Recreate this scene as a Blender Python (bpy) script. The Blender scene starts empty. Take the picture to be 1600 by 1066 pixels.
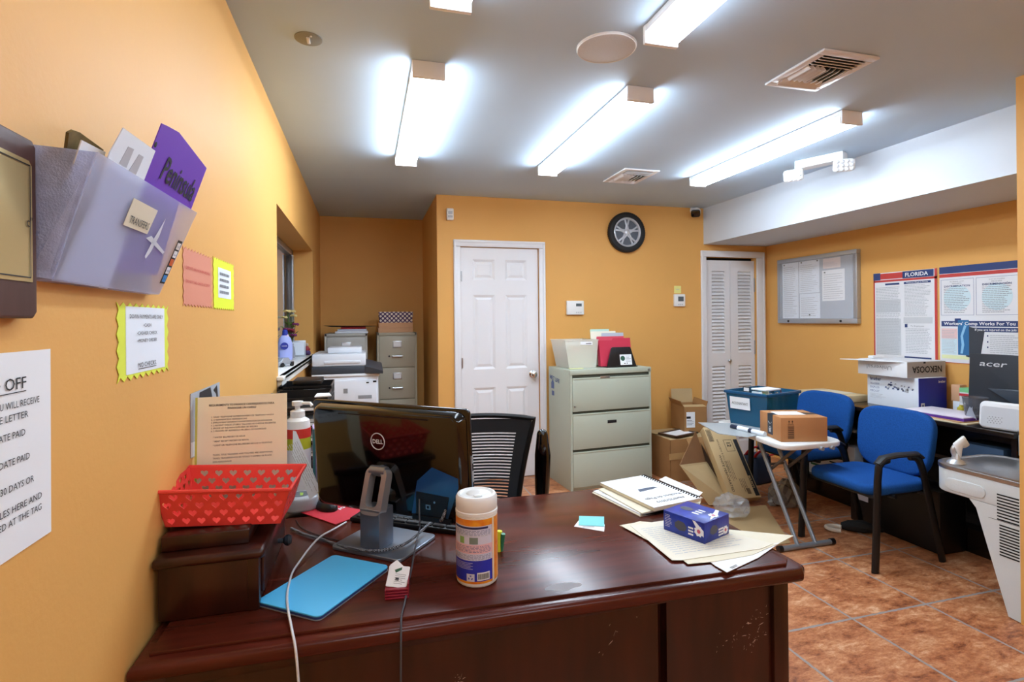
import bpy, bmesh, math, random
from mathutils import Vector, Matrix
C = bpy.context.scene.collection
PI = math.pi
# ------------------------------------------------------------------ camera, world, exposure
CAM_H, FPX, CYPX, YAW, ROLL = 1.40, 831.608, 499.936, 0.2684, -0.0096
FWD = Vector((math.sin(YAW), math.cos(YAW), 0)); _r = Vector((math.cos(YAW), -math.sin(YAW), 0)); _u = Vector((0, 0, 1))
RGT = math.cos(ROLL) * _r + math.sin(ROLL) * _u
UPV = -math.sin(ROLL) * _r + math.cos(ROLL) * _u
cd = bpy.data.cameras.new('camera'); cam = bpy.data.objects.new('camera', cd); C.objects.link(cam)
cd.sensor_width = 36; cd.lens = FPX / 1600 * 36; cd.shift_y = (CYPX - 533) / 1600
cd.clip_start = 0.02
cam.matrix_world = Matrix(((RGT.x, UPV.x, -FWD.x, 0), (RGT.y, UPV.y, -FWD.y, 0), (RGT.z, UPV.z, -FWD.z, CAM_H), (0, 0, 0, 1)))
bpy.context.scene.camera = cam
LAMP = 11.0                                              # strength of the fluorescent diffusers
vs = bpy.context.scene.view_settings
vs.view_transform = 'Standard'; vs.look = 'None'; vs.gamma = 1; vs.use_curve_mapping = False; vs.exposure = 1.8
w = bpy.data.worlds.new('world'); bpy.context.scene.world = w; w.use_nodes = True
w.node_tree.nodes['Background'].inputs[0].default_value = (.75, .82, .9, 1); w.node_tree.nodes['Background'].inputs[1].default_value = .08

def ray(x, y): return FWD + (x - 800) / FPX * RGT + (CYPX - y) / FPX * UPV
O = Vector((0, 0, CAM_H))
def PX(x, y, X): r = ray(x, y); return O + r * (X / r.x)
def PY(x, y, Y): r = ray(x, y); return O + r * (Y / r.y)
def PZ(x, y, Z): r = ray(x, y); return O + r * ((Z - CAM_H) / r.z)

# ------------------------------------------------------------------ materials
def lin(c):
    if isinstance(c, str): c = [int(c[i:i + 2], 16) / 255 for i in (0, 2, 4)]
    return tuple((v / 12.92 if v <= .04045 else ((v + .055) / 1.055) ** 2.4) for v in c) + (1,)
_m = {}
def mat(name, col='808080', rough=.5, metal=0, spec=.5, coat=0, trans=0, alpha=1, emit=0, var=0, vscale=8, vstretch=(1, 1, 1), col2=None, bump=0, bscale=60, ior=1.45):
    if name in _m: return _m[name]
    m = bpy.data.materials.new(name); m.use_nodes = True; nt = m.node_tree; b = nt.nodes['Principled BSDF']
    I = b.inputs
    I['Base Color'].default_value = lin(col); I['Roughness'].default_value = rough; I['Metallic'].default_value = metal
    I['Specular IOR Level'].default_value = spec; I['Coat Weight'].default_value = coat; I['Coat Roughness'].default_value = .2 if 'mahog' in name else .12
    I['Transmission Weight'].default_value = trans; I['Alpha'].default_value = alpha; I['IOR'].default_value = ior
    if emit: I['Emission Color'].default_value = lin(col); I['Emission Strength'].default_value = emit
    if var or col2 or bump:
        tc = nt.nodes.new('ShaderNodeTexCoord'); mp = nt.nodes.new('ShaderNodeMapping'); mp.inputs['Scale'].default_value = vstretch
        nt.links.new(tc.outputs['Object'], mp.inputs['Vector'])
    if var or col2:
        n = nt.nodes.new('ShaderNodeTexNoise'); n.inputs['Scale'].default_value = vscale; n.inputs['Detail'].default_value = 6
        nt.links.new(mp.outputs[0], n.inputs['Vector'])
        cr = nt.nodes.new('ShaderNodeValToRGB'); nt.links.new(n.outputs['Fac'], cr.inputs[0])
        c1 = lin(col); c2 = lin(col2) if col2 else tuple(max(0, v * (1 - var)) for v in c1[:3]) + (1,)
        cr.color_ramp.elements[0].position = .35; cr.color_ramp.elements[1].position = .65
        cr.color_ramp.elements[0].color = c2; cr.color_ramp.elements[1].color = c1
        nt.links.new(cr.outputs[0], I['Base Color'])
    if bump:
        n2 = nt.nodes.new('ShaderNodeTexNoise'); n2.inputs['Scale'].default_value = bscale; n2.inputs['Detail'].default_value = 4
        nt.links.new(tc.outputs['Object'], n2.inputs['Vector'])
        bp = nt.nodes.new('ShaderNodeBump'); bp.inputs['Strength'].default_value = bump; bp.inputs['Distance'].default_value = .01
        nt.links.new(n2.outputs['Fac'], bp.inputs['Height']); nt.links.new(bp.outputs[0], I['Normal'])
    _m[name] = m
    return m
M_wall = mat('orange wall paint', 'E3AB60', .55, var=.05, vscale=1.5, bump=.05, bscale=90, spec=.3)
M_ceil = mat('white ceiling paint', 'C1D5E7', .8, var=.02, vscale=2)
M_soff = mat('white soffit paint', 'CDD4DC', .7)
M_white = mat('white trim paint', 'E4E4E6', .4)
M_plast = mat('white plastic', 'E6E6E4', .35)
M_black = mat('black plastic', '121316', .35)
M_blackg = mat('glossy black plastic', '050506', .06, coat=.6)
M_dark = mat('dark grey plastic', '2B2F36', .4)
M_gap = mat('dark gap', '0A0A0A', .9)
M_steel = mat('brushed steel', 'B9BBBE', .3, metal=1, var=.1, vscale=30, vstretch=(1, 12, 1))
M_chrome = mat('chrome', 'D8D8D8', .12, metal=1)
M_alu = mat('aluminium', 'B4B9BF', .4, metal=.6)
M_wood = mat('mahogany wood', '5A2318', .25, spec=.35, coat=.1, col2='3F160C', vscale=3, vstretch=(1, 9, 9))
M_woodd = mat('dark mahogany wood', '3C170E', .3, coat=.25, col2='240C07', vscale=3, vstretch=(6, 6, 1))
M_espr = mat('black-brown laminate', '1D1613', .22, coat=.2)
M_paper = mat('white paper', 'EAECEF', .7)
M_paperb = mat('bluish white paper', 'E4EBF4', .7)
M_cream = mat('cream paper', 'DFD6BE', .7)
M_ink = mat('black ink', '1A1A1C', .6)
M_inkg = mat('grey ink', '8A8D92', .7)
M_inkl = mat('light grey ink', 'B4B8BE', .7)
M_inkb = mat('blue ink', '5F6E9A', .7)
M_red = mat('red ink', 'C23A3A', .6)
M_beige = mat('beige grey steel', 'B4AF9C', .42)
M_lat = mat('grey green steel', 'B3BBAA', .42)
M_card = mat('brown cardboard', 'A87B4B', .8, var=.12, vscale=5)
M_cardl = mat('tan cardboard', 'C2A679', .8, var=.1, vscale=4)
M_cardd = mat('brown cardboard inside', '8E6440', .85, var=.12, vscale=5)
M_blue = mat('blue chair fabric', '1B539E', .85, var=.25, vscale=160, bump=.3, bscale=500, spec=.2)
M_frame = mat('black chair frame', '151618', .35)
M_clear = mat('clear plastic', 'FFFFFF', .05, trans=1, ior=1.15)
M_glass = mat('window glass', 'FFFFFF', .01, trans=1, ior=1.45)

# floor tiles
def floor_mat():
    m = bpy.data.materials.new('terracotta floor tiles'); m.use_nodes = True; nt = m.node_tree; N = nt.nodes; L = nt.links
    b = N['Principled BSDF']
    tc = N.new('ShaderNodeTexCoord'); sp = N.new('ShaderNodeSeparateXYZ'); L.new(tc.outputs['Object'], sp.inputs[0])
    def mth(op, a, bb=None):
        n = N.new('ShaderNodeMath'); n.operation = op
        for i, v in enumerate((a, bb)):
            if v is None: continue
            if isinstance(v, (int, float)): n.inputs[i].default_value = v
            else: L.new(v, n.inputs[i])
        return n.outputs[0]
    def edge(sock, off, size):
        t = mth('DIVIDE', mth('ADD', sock, 20 * size - off), size)
        f = mth('FRACT', t)
        d = mth('MULTIPLY', mth('SUBTRACT', .5, mth('ABSOLUTE', mth('SUBTRACT', f, .5))), size)
        return d, mth('FLOOR', t)
    dx, cx = edge(sp.outputs[0], 2.161, .45); dy, cy = edge(sp.outputs[1], 1.963, .507)
    # the grout's edge wanders a little
    ne = N.new('ShaderNodeTexNoise'); ne.inputs['Scale'].default_value = 40; L.new(tc.outputs['Object'], ne.inputs['Vector'])
    d = mth('ADD', mth('MINIMUM', dx, dy), mth('MULTIPLY', mth('SUBTRACT', ne.outputs['Fac'], .5), .009))
    grout = mth('LESS_THAN', d, .006)
    cb = N.new('ShaderNodeCombineXYZ'); L.new(cx, cb.inputs[0]); L.new(cy, cb.inputs[1])
    wn = N.new('ShaderNodeTexWhiteNoise'); L.new(cb.outputs[0], wn.inputs['Vector'])
    va = N.new('ShaderNodeVectorMath'); va.operation = 'MULTIPLY_ADD'; L.new(wn.outputs['Color'], va.inputs[0]); va.inputs[1].default_value = (9, 9, 9)
    L.new(tc.outputs['Object'], va.inputs[2])
    mp = N.new('ShaderNodeMapping'); mp.inputs['Scale'].default_value = (1.0, 2.0, 1); mp.inputs['Rotation'].default_value = (0, 0, -.35); L.new(va.outputs[0], mp.inputs[0])
    n1 = N.new('ShaderNodeTexNoise'); n1.inputs['Scale'].default_value = 7; n1.inputs['Detail'].default_value = 12; n1.inputs['Roughness'].default_value = .82; n1.inputs['Distortion'].default_value = .25
    L.new(mp.outputs[0], n1.inputs['Vector'])
    cr = N.new('ShaderNodeValToRGB'); e = cr.color_ramp.elements; e[0].position = .36; e[0].color = lin('6F3C26'); e[1].position = .66; e[1].color = lin('DDB38D')
    q = cr.color_ramp.elements.new(.46); q.color = lin('A8663F'); q = cr.color_ramp.elements.new(.55); q.color = lin('C4855A')
    L.new(n1.outputs['Fac'], cr.inputs[0])
    mx = N.new('ShaderNodeMix'); mx.data_type = 'RGBA'; L.new(grout, mx.inputs[0]); L.new(cr.outputs[0], mx.inputs[6]); mx.inputs[7].default_value = lin('97918D')
    L.new(mx.outputs[2], b.inputs['Base Color'])
    rg = N.new('ShaderNodeMapRange'); L.new(n1.outputs['Fac'], rg.inputs[0]); rg.inputs[3].default_value = .3; rg.inputs[4].default_value = .55; L.new(rg.outputs[0], b.inputs['Roughness'])
    bp = N.new('ShaderNodeBump'); bp.inputs['Strength'].default_value = .5; bp.inputs['Distance'].default_value = .004
    L.new(mth('SUBTRACT', mth('MULTIPLY', n1.outputs['Fac'], .4), grout), bp.inputs['Height']); L.new(bp.outputs[0], b.inputs['Normal'])
    return m

# ------------------------------------------------------------------ mesh building
def rpoly(c, r, n=6):
    out = []
    for i in range(len(c)):
        p, a, b = Vector(c[i]), Vector(c[i - 1]), Vector(c[(i + 1) % len(c)]); u, v = (a - p).normalized(), (b - p).normalized()
        for k in range(n + 1):
            t = k / n; q = (p + u * r) * (1 - t) ** 2 + p * 2 * t * (1 - t) + (p + v * r) * t * t; out.append((q.x, q.y))
    return out
def translucent(m, f, col='FFFFFF'):
    nt = m.node_tree; out = [n for n in nt.nodes if n.type == 'OUTPUT_MATERIAL'][0]; b = nt.nodes['Principled BSDF']
    t = nt.nodes.new('ShaderNodeBsdfTranslucent'); t.inputs[0].default_value = lin(col); x = nt.nodes.new('ShaderNodeMixShader'); x.inputs[0].default_value = f
    nt.links.new(b.outputs[0], x.inputs[1]); nt.links.new(t.outputs[0], x.inputs[2]); nt.links.new(x.outputs[0], out.inputs[0]); return m
def FR(o, xd, yd):
    xd = Vector(xd).normalized(); yd = Vector(yd); yd = (yd - xd * yd.dot(xd)).normalized(); z = xd.cross(yd); o = Vector(o)
    return Matrix(((xd.x, yd.x, z.x, o.x), (xd.y, yd.y, z.y, o.y), (xd.z, yd.z, z.z, o.z), (0, 0, 0, 1)))
def TR(x=0, y=0, z=0, rz=0, rx=0, ry=0):
    return Matrix.Translation((x, y, z)) @ Matrix.Rotation(rz, 4, 'Z') @ Matrix.Rotation(ry, 4, 'Y') @ Matrix.Rotation(rx, 4, 'X')
LW = lambda y, z, x=-.44: FR((x, y, z), (0, 1, 0), (0, 0, 1))        # on the left wall
RW = lambda y, z, x=3.938: FR((x, y, z), (0, -1, 0), (0, 0, 1))      # on the right wall
BW = lambda x, z, y=4.537: FR((x, y, z), (1, 0, 0), (0, 0, 1))       # on the door wall
def rrect(w, h, r=.01, n=5, cx=0, cy=0):
    r = min(r, w / 2 - 1e-5, h / 2 - 1e-5); p = []
    for k, (sx, sy) in enumerate(((1, 1), (-1, 1), (-1, -1), (1, -1))):
        for i in range(n + 1):
            a = PI / 2 * (k + i / n); p.append((cx + sx * (w / 2 - r) + r * math.cos(a), cy + sy * (h / 2 - r) + r * math.sin(a)))
    return p
_txt = {}
def text_mesh(s, shear=0, align='CENTER', bold=0):
    k = (s, shear, align, bold)
    if k not in _txt:
        cu = bpy.data.curves.new('t', 'FONT'); cu.body = s; cu.size = 1; cu.shear = shear; cu.align_x = align; cu.align_y = 'BOTTOM_BASELINE'
        cu.resolution_u = 2; cu.offset = bold; cu.fill_mode = 'FRONT'; cu.dimensions = '2D'
        ob = bpy.data.objects.new('t', cu); C.objects.link(ob); me = ob.to_mesh()
        vs_ = [v.co.copy() for v in me.vertices]; fs = [list(p.vertices) for p in me.polygons]
        ob.to_mesh_clear(); bpy.data.objects.remove(ob); bpy.data.curves.remove(cu)
        _txt[k] = (vs_, fs)
    return _txt[k]
class MB:
    def __init__(s, m=None): s.bm = bmesh.new(); s.mats = []; s.cur = m; s.flat = False
    def _mi(s, m):
        m = m or s.cur
        if m not in s.mats: s.mats.append(m)
        return s.mats.index(m)
    def _fin(s, vs_, fs, m, M):
        if M is not None:
            for v in vs_: v.co = M @ v.co
        i = s._mi(m)
        for f in fs: f.material_index = i
    def raw(s, co, faces, m=None, M=None):
        v = [s.bm.verts.new(c) for c in co]; f = []
        for q in faces:
            try: f.append(s.bm.faces.new([v[i] for i in q]))
            except ValueError: pass
        s._fin(v, f, m, M); return f
    def box(s, c, d, m=None, bev=0, M=None, seg=2):
        x, y, z = c; a, b, h = d[0] / 2, d[1] / 2, d[2] / 2
        co = [(x + i * a, y + j * b, z + k * h) for k in (-1, 1) for j in (-1, 1) for i in (-1, 1)]
        fs = s.raw(co, [(0, 2, 3, 1), (4, 5, 7, 6), (0, 1, 5, 4), (2, 6, 7, 3), (0, 4, 6, 2), (1, 3, 7, 5)], m)
        if bev:
            ed = list({e for f in fs for e in f.edges})
            r = bmesh.ops.bevel(s.bm, geom=ed, offset=min(bev, .49 * min(d)), segments=seg, profile=.5, affect='EDGES', clamp_overlap=True)
            fs = list({f for v in r['verts'] for f in v.link_faces} | {f for f in fs if f.is_valid})
        vs_ = list({v for f in fs for v in f.verts}); s._fin(vs_, fs, m, M); return s
    def bx(s, x0, x1, y0, y1, z0, z1, m=None, bev=0, M=None, seg=2):
        return s.box(((x0 + x1) / 2, (y0 + y1) / 2, (z0 + z1) / 2), (abs(x1 - x0), abs(y1 - y0), abs(z1 - z0)), m, bev, M, seg)
    def prism(s, pts, z0, z1, m=None, M=None, bev=0, seg=3, top=1.0):
        n = len(pts); cx = sum(p[0] for p in pts) / n; cy = sum(p[1] for p in pts) / n
        co = [(p[0], p[1], z0) for p in pts] + [(cx + (p[0] - cx) * top, cy + (p[1] - cy) * top, z1) for p in pts]
        fs = s.raw(co, [list(range(n))[::-1], list(range(n, 2 * n))] + [(i, (i + 1) % n, n + (i + 1) % n, n + i) for i in range(n)], m)
        bmesh.ops.recalc_face_normals(s.bm, faces=fs)
        if bev:
            ed = list(set(fs[0].edges) | set(fs[1].edges))
            r = bmesh.ops.bevel(s.bm, geom=ed, offset=bev, segments=seg, profile=.5, affect='EDGES', clamp_overlap=True)
            fs = list({f for v in r['verts'] for f in v.link_faces} | {f for f in fs if f.is_valid})
        vs_ = list({v for f in fs for v in f.verts}); s._fin(vs_, fs, m, M); return s
    def lathe(s, prof, seg=24, m=None, M=None, cap=True):
        co = []; n = len(prof)
        for i in range(seg):
            a = 2 * PI * i / seg
            for r, z in prof: co.append((r * math.cos(a), r * math.sin(a), z))
        fs = [(i * n + j, ((i + 1) % seg) * n + j, ((i + 1) % seg) * n + j + 1, i * n + j + 1) for i in range(seg) for j in range(n - 1)]
        f = s.raw(co, fs + ([[i * n for i in range(seg)][::-1], [i * n + n - 1 for i in range(seg)]] if cap else []), m, M); return s
    def cyl(s, p0, p1, r, r1=None, seg=16, m=None):
        p0, p1 = Vector(p0), Vector(p1); d = p1 - p0; q = d.to_track_quat('Z', 'Y').to_matrix().to_4x4()
        return s.lathe([(r, 0), (r if r1 is None else r1, d.length)], seg, m, Matrix.Translation(p0) @ q)
    def tube(s, pts, r, seg=8, m=None, closed=False, sy=1, smooth=0, M=None):
        P = [Vector(p) for p in pts]
        for _ in range(smooth):
            Q = [] if closed else [P[0]]
            for i in range(len(P) if closed else len(P) - 1):
                a, b = P[i], P[(i + 1) % len(P)]; Q += [a * .75 + b * .25, a * .25 + b * .75]
            P = Q if closed else Q + [P[-1]]
        n = len(P); co = []; up = None
        for i in range(n):
            a = P[(i - 1) % n] if (closed or i) else P[0]; b = P[(i + 1) % n] if (closed or i < n - 1) else P[-1]
            t = (b - a).normalized()
            if up is None: up = Vector((0, 0, 1)) if abs(t.z) < .9 else Vector((0, 1, 0))
            x = up.cross(t).normalized(); up = t.cross(x).normalized()
            rr = r[i] if isinstance(r, (list, tuple)) and len(r) == n else (r if not isinstance(r, (list, tuple)) else r[0])
            for k in range(seg):
                q = 2 * PI * k / seg; co.append(P[i] + x * (rr * math.cos(q)) + up * (rr * sy * math.sin(q)))
        fs = [(i * seg + k, i * seg + (k + 1) % seg, ((i + 1) % n) * seg + (k + 1) % seg, ((i + 1) % n) * seg + k) for i in range(n if closed else n - 1) for k in range(seg)]
        if not closed: fs += [list(range(seg))[::-1], [(n - 1) * seg + k for k in range(seg)]]
        s.raw(co, fs, m, M); return s
    def text(s, t, h, M, m=None, w=None, shear=0, align='CENTER', warp=None, bold=0, lift=.0012):
        vs_, fs = text_mesh(t, shear, align, bold)
        xs = [v.x for v in vs_] or [0, 1]; sx = h
        if w: sx = w / max(1e-4, max(xs) - min(xs))
        co = [Vector((v.x * sx, v.y * h, lift)) for v in vs_]
        if warp: co = [warp(c) for c in co]
        s.raw(co, fs, m, M); return s
    def quad(s, M, x0, x1, y0, y1, m=None, lift=.001):
        s.raw([(x0, y0, lift), (x1, y0, lift), (x1, y1, lift), (x0, y1, lift)], [(0, 1, 2, 3)], m, M); return s
    def lines(s, M, x0, x1, y0, y1, n, m=None, th=.35, seed=1, lift=.001, ragged=.35, indent=0):
        rnd = random.Random(seed); p = (y1 - y0) / n
        for i in range(n):
            y = y1 - (i + .5) * p; x = x0 + (indent if rnd.random() < .3 else 0); e = x1 - (x1 - x0) * ragged * rnd.random()
            while x < e - 1e-4:
                wl = min(e - x, (x1 - x0) * rnd.uniform(.05, .14)); s.quad(M, x, x + wl * .86, y - p * th / 2, y + p * th / 2, m, lift); x += wl
        return s
    def sphere(s, c, r, m=None, seg=16, M=None):
        prof = [(max(1e-4, math.sin(PI * i / 10)) * r[0], -math.cos(PI * i / 10) * r[2]) for i in range(11)] if not isinstance(r, (int, float)) else [(max(1e-4, math.sin(PI * i / 10)) * r, -math.cos(PI * i / 10) * r) for i in range(11)]
        T = Matrix.Translation(c) if isinstance(r, (int, float)) else Matrix.Translation(c) @ Matrix.Diagonal((1, r[1] / r[0], 1, 1))
        return s.lathe(prof, seg, m, (M @ T) if M is not None else T)
    def mesh(s, name, sharp=35):
        me = bpy.data.meshes.new(name); s.bm.to_mesh(me); s.bm.free()
        for m in s.mats: me.materials.append(m)
        for p in me.polygons: p.use_smooth = True
        me.set_sharp_from_angle(angle=math.radians(sharp)); me.update()
        return me
def obj(name, mb, parent=None, M=None, sharp=35):
    """link the collected shapes as ONE mesh object; M is the frame of its thing when the shapes were given in world space"""
    if M is not None: bmesh.ops.transform(mb.bm, matrix=M.inverted(), verts=mb.bm.verts)
    o = bpy.data.objects.new(name, mb.mesh(name, sharp)); C.objects.link(o)
    if parent is not None: o.parent = parent
    return o
def pieces(bm):
    """the far-apart pieces of a part's shapes, as sets of vertices (near = closer than half the larger one's size)"""
    seen = set(); isl = []
    for v in bm.verts:
        if v in seen: continue
        st = [v]; seen.add(v); c = []
        while st:
            q = st.pop(); c.append(q)
            for e in q.link_edges:
                w_ = e.other_vert(q)
                if w_ not in seen: seen.add(w_); st.append(w_)
        isl.append(c)
    if len(isl) > 1500: return [bm.verts[:]]
    B = [([min(v.co[i] for v in c) for i in range(3)], [max(v.co[i] for v in c) for i in range(3)]) for c in isl]
    S = [max(h - l for l, h in zip(*x)) for x in B]; par = list(range(len(isl)))
    def root(i):
        while par[i] != i: par[i] = par[par[i]]; i = par[i]
        return i
    for i in range(len(isl)):
        for j in range(i):
            if root(i) == root(j): continue
            g = math.sqrt(sum(max(0, B[i][0][k] - B[j][1][k], B[j][0][k] - B[i][1][k]) ** 2 for k in range(3)))
            if g <= max(.0199, .499 * max(S[i], S[j])): par[root(i)] = root(j)
    out = {}
    for i, c in enumerate(isl): out.setdefault(root(i), []).extend(c)
    return list(out.values())
def obj_parts(name, mb, parent, M, sharp):
    """like obj(), but every far-apart piece becomes a part of its own; returns the first"""
    P = pieces(mb.bm)
    if len(P) == 1: return [obj(name, mb, parent, M, sharp)]
    mb.bm.verts.index_update(); sets = [{v.index for v in p} for p in P]; res = []
    for s in sets:
        q = MB(); q.mats = list(mb.mats); q.bm = mb.bm.copy(); bmesh.ops.delete(q.bm, geom=[v for v in q.bm.verts if v.index not in s], context='VERTS'); res.append(obj(name, q, parent, M, sharp))
    mb.bm.free(); return res
def tag(o, label, cat, group=None, kind=None):
    if label: o['label'] = label
    if cat: o['category'] = cat
    if group: o['group'] = group
    if kind: o['kind'] = kind
    return o
class Thing:
    """an Empty at the thing's base; .part() adds a mesh in the thing's own space, .wpart() one given in world space"""
    def __init__(s, name, label, cat, loc=(0, 0, 0), rz=0, group=None, kind=None):
        s.M = Matrix.Translation(loc) @ Matrix.Rotation(rz, 4, 'Z')
        s.o = bpy.data.objects.new(name, None); s.o.empty_display_size = .05; C.objects.link(s.o)
        s.o.location = loc; s.o.rotation_euler = (0, 0, rz); tag(s.o, label, cat, group, kind)
    def part(s, name, mb, parent=None, label=None, sharp=35):
        r = obj_parts(name, mb, parent or s.o, None, sharp)
        if label: r[0]['label'] = label
        return r[0]
    def wpart(s, name, mb, parent=None, label=None, sharp=35):
        r = obj_parts(name, mb, parent or s.o, s.M, sharp)
        if label: r[0]['label'] = label
        return r[0]
def solo(name, mb, label, cat, loc, rz=0, group=None, world=False, sharp=35):
    """a thing that is one mesh"""
    M = Matrix.Translation(loc) @ Matrix.Rotation(rz, 4, 'Z')
    o = obj(name, mb, None, M if world else None, sharp); o.location = loc; o.rotation_euler = (0, 0, rz)
    return tag(o, label, cat, group)
def struct(name, mb, loc=(0, 0, 0)):
    o = obj(name, mb, None, Matrix.Translation(loc)); o.location = loc; o['kind'] = 'structure'; return o
def copy_tree(o, parent=None):
    c = o.copy(); C.objects.link(c)
    if parent is not None: c.parent = parent
    for ch in list(o.children): copy_tree(ch, c)
    return c
# ------------------------------------------------------------------ the room
XL, XR, YB, YA, ZC = -.44, 3.938, 4.537, 5.72, 2.474
NX, NY = 2.847, 1.715                                      # corner of the near wall on the right
fb = MB(floor_mat()); fb.bx(-.75, 4.2, -3.3, 6.0, -.12, 0); struct('floor', fb)
b = MB(M_ceil); b.bx(-.75, 4.2, -3.3, 6.0, ZC, ZC + .12); struct('ceiling', b)
WY0, WY1, WZ0, WZ1 = 2.985, 4.93, 1.10, 2.016              # window opening
b = MB(M_wall)
b.bx(-.68, XL, -3.3, WY0, 0, ZC); b.bx(-.68, XL, WY1, YA + .1, 0, ZC); b.bx(-.68, XL, WY0, WY1, 0, WZ0); b.bx(-.68, XL, WY0, WY1, WZ1, ZC)
struct('wall_left', b)
b = MB(M_wall); b.bx(XL, .592, YA, YA + .1, 0, ZC); struct('wall_alcove_back', b)
D1 = (.79, 1.5, 2.036); D2 = (3.224, 3.813, 2.0)           # door openings: x0, x1, top
b = MB(M_wall)
b.bx(.592, .70, YB + .1, YA + .1, 0, ZC)
b.bx(.592, D1[0], YB, YB + .1, 0, ZC); b.bx(D1[0], D1[1], YB, YB + .1, D1[2], ZC); b.bx(D1[1], D2[0], YB, YB + .1, 0, ZC)
b.bx(D2[0], D2[1], YB, YB + .1, D2[2], ZC); b.bx(D2[1], XR, YB, YB + .1, 0, ZC)
struct('wall_back', b)
b = MB(M_wall); b.bx(XR, XR + .12, NY - .02, YB + .1, 0, ZC); struct('wall_right', b)
b = MB(M_wall); b.bx(NX, XR + .12, -3.3, NY, 0, ZC); struct('wall_near_right', b)
b = MB(M_wall); b.bx(XL, NX, -3.3, -3.2, 0, ZC); struct('wall_behind', b)
b = MB(M_soff); b.bx(3.205, XR, NY, YB, 2.122, ZC); struct('trim_1', b)
b = MB(mat('brown wall outside', '8A6A52', .8, var=.2)); b.bx(-1.5, -1.4, 1.5, 7.5, 0, 3.2); struct('wall_outside', b)

# window
t = Thing('window_1', None, None, (-.62, (WY0 + WY1) / 2, WZ0), 0, kind='structure')
f = MB(M_alu)
for y0, y1, z0, z1 in ((WY0, WY1, WZ1 - .05, WZ1), (WY0, WY1, WZ0, WZ0 + .05), (WY0, WY0 + .05, WZ0, WZ1), (WY1 - .05, WY1, WZ0, WZ1), (3.93, 3.98, WZ0, WZ1)):
    f.bx(-.655, -.60, y0, y1, z0, z1, bev=.004)
f.bx(-.60, -.585, WY1 - .12, WY1 - .055, WZ0 + .05, WZ1 - .05, bev=.003)
fo = t.wpart('window_frame', f)
g = MB(M_glass); g.bx(-.632, -.626, WY0 + .04, WY1 - .04, WZ0 + .04, WZ1 - .04); t.wpart('pane', g)
b = MB(mat('white sill', 'EDEDEA', .35)); b.bx(-.60, -.405, WY0 + .002, WY1 + .0, WZ0, WZ0 + .022, bev=.005); b.bx(XL, -.405, WY0 - .06, WY1 + .2, WZ0, WZ0 + .022, bev=.005); b.bx(XL, -.415, WY0 - .04, WY1 + .18, WZ0 - .03, WZ0, bev=.004)
t.wpart('window_sill', b)

# six panel door
def panel_door():
    t = Thing('door_1', None, None, (1.145, YB, 0), 0, kind='structure')
    x0, x1, z1 = D1
    f = MB(M_white)
    for a, c, z0, zz in ((x0 - .06, x0, 0, z1), (x1, x1 + .06, 0, z1), (x0 - .06, x1 + .06, z1 + .0004, z1 + .06)):
        f.bx(a, c, YB - .018, YB - .0004, z0, zz, bev=.006)
    for a, c in ((x0 - .056, x0 - .036), (x1 + .036, x1 + .056)): f.bx(a, c, YB - .024, YB - .0165, 0, z1 + .0355, bev=.003)
    f.bx(x0 - .056, x1 + .056, YB - .024, YB - .0165, z1 + .036, z1 + .056, bev=.003)
    t.wpart('door_frame', f)
    l = MB(M_white); X0, X1, Z0, Z1 = x0 + .004, x1 - .004, .008, z1 - .004; yf, yb = YB + .012, YB + .047
    l.bx(X0, X1, yf + .012, yb, Z0, Z1)
    W = X1 - X0; st = .105; mid = .095; pw = (W - 2 * st - mid) / 2
    xs = [(X0 + st, X0 + st + pw), (X1 - st - pw, X1 - st)]
    zs = [(.2, .81), (.97, 1.62), (1.75, 1.93)]
    for a, c in ((X0, X0 + st), (X0 + st + pw, X1 - st - pw), (X1 - st, X1)): l.bx(a, c, yf, yf + .012, Z0, Z1)
    zr = [Z0] + [v for q in zs for v in q] + [Z1]
    for a, c in xs:
        for i in range(0, len(zr), 2): l.bx(a, c, yf, yf + .012, zr[i], zr[i + 1])
        for z0, zz in zs:
            d = .022; e = .045                                  # sloped moulding and raised field
            co = []
            for k, (ins, y) in enumerate(((0, yf), (d, yf + .0115), (e, yf + .003))):
                co += [(a + ins, y, z0 + ins), (c - ins, y, z0 + ins), (c - ins, y, zz - ins), (a + ins, y, zz - ins)]
            l.raw(co, [(k * 4 + i, k * 4 + (i + 1) % 4, k * 4 + 4 + (i + 1) % 4, k * 4 + 4 + i) for k in (0, 1) for i in range(4)] + [(8, 9, 10, 11)])
    lo = t.wpart('door_leaf', l, sharp=20)
    k = MB(M_chrome); K = FR((1.438, yf, .913), (1, 0, 0), (0, 0, 1))
    k.lathe([(.033, 0), (.033, .006), (.026, .011), (.012, .014), (.011, .03), (.024, .036), (.029, .047), (.026, .06), (.014, .066), (.001, .067)], 24, None, K)
    t.wpart('door_knob', k, lo)
    for z in (.25, 1.03, 1.78):
        h = MB(M_steel); h.cyl((x0 + .001, yf - .008, z - .045), (x0 + .001, yf - .008, z + .045), .007); h.bx(x0 - .012, x0 + .018, yf - .004, yf + .002, z - .044, z + .044); t.wpart('hinge', h, lo)
panel_door()
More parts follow.
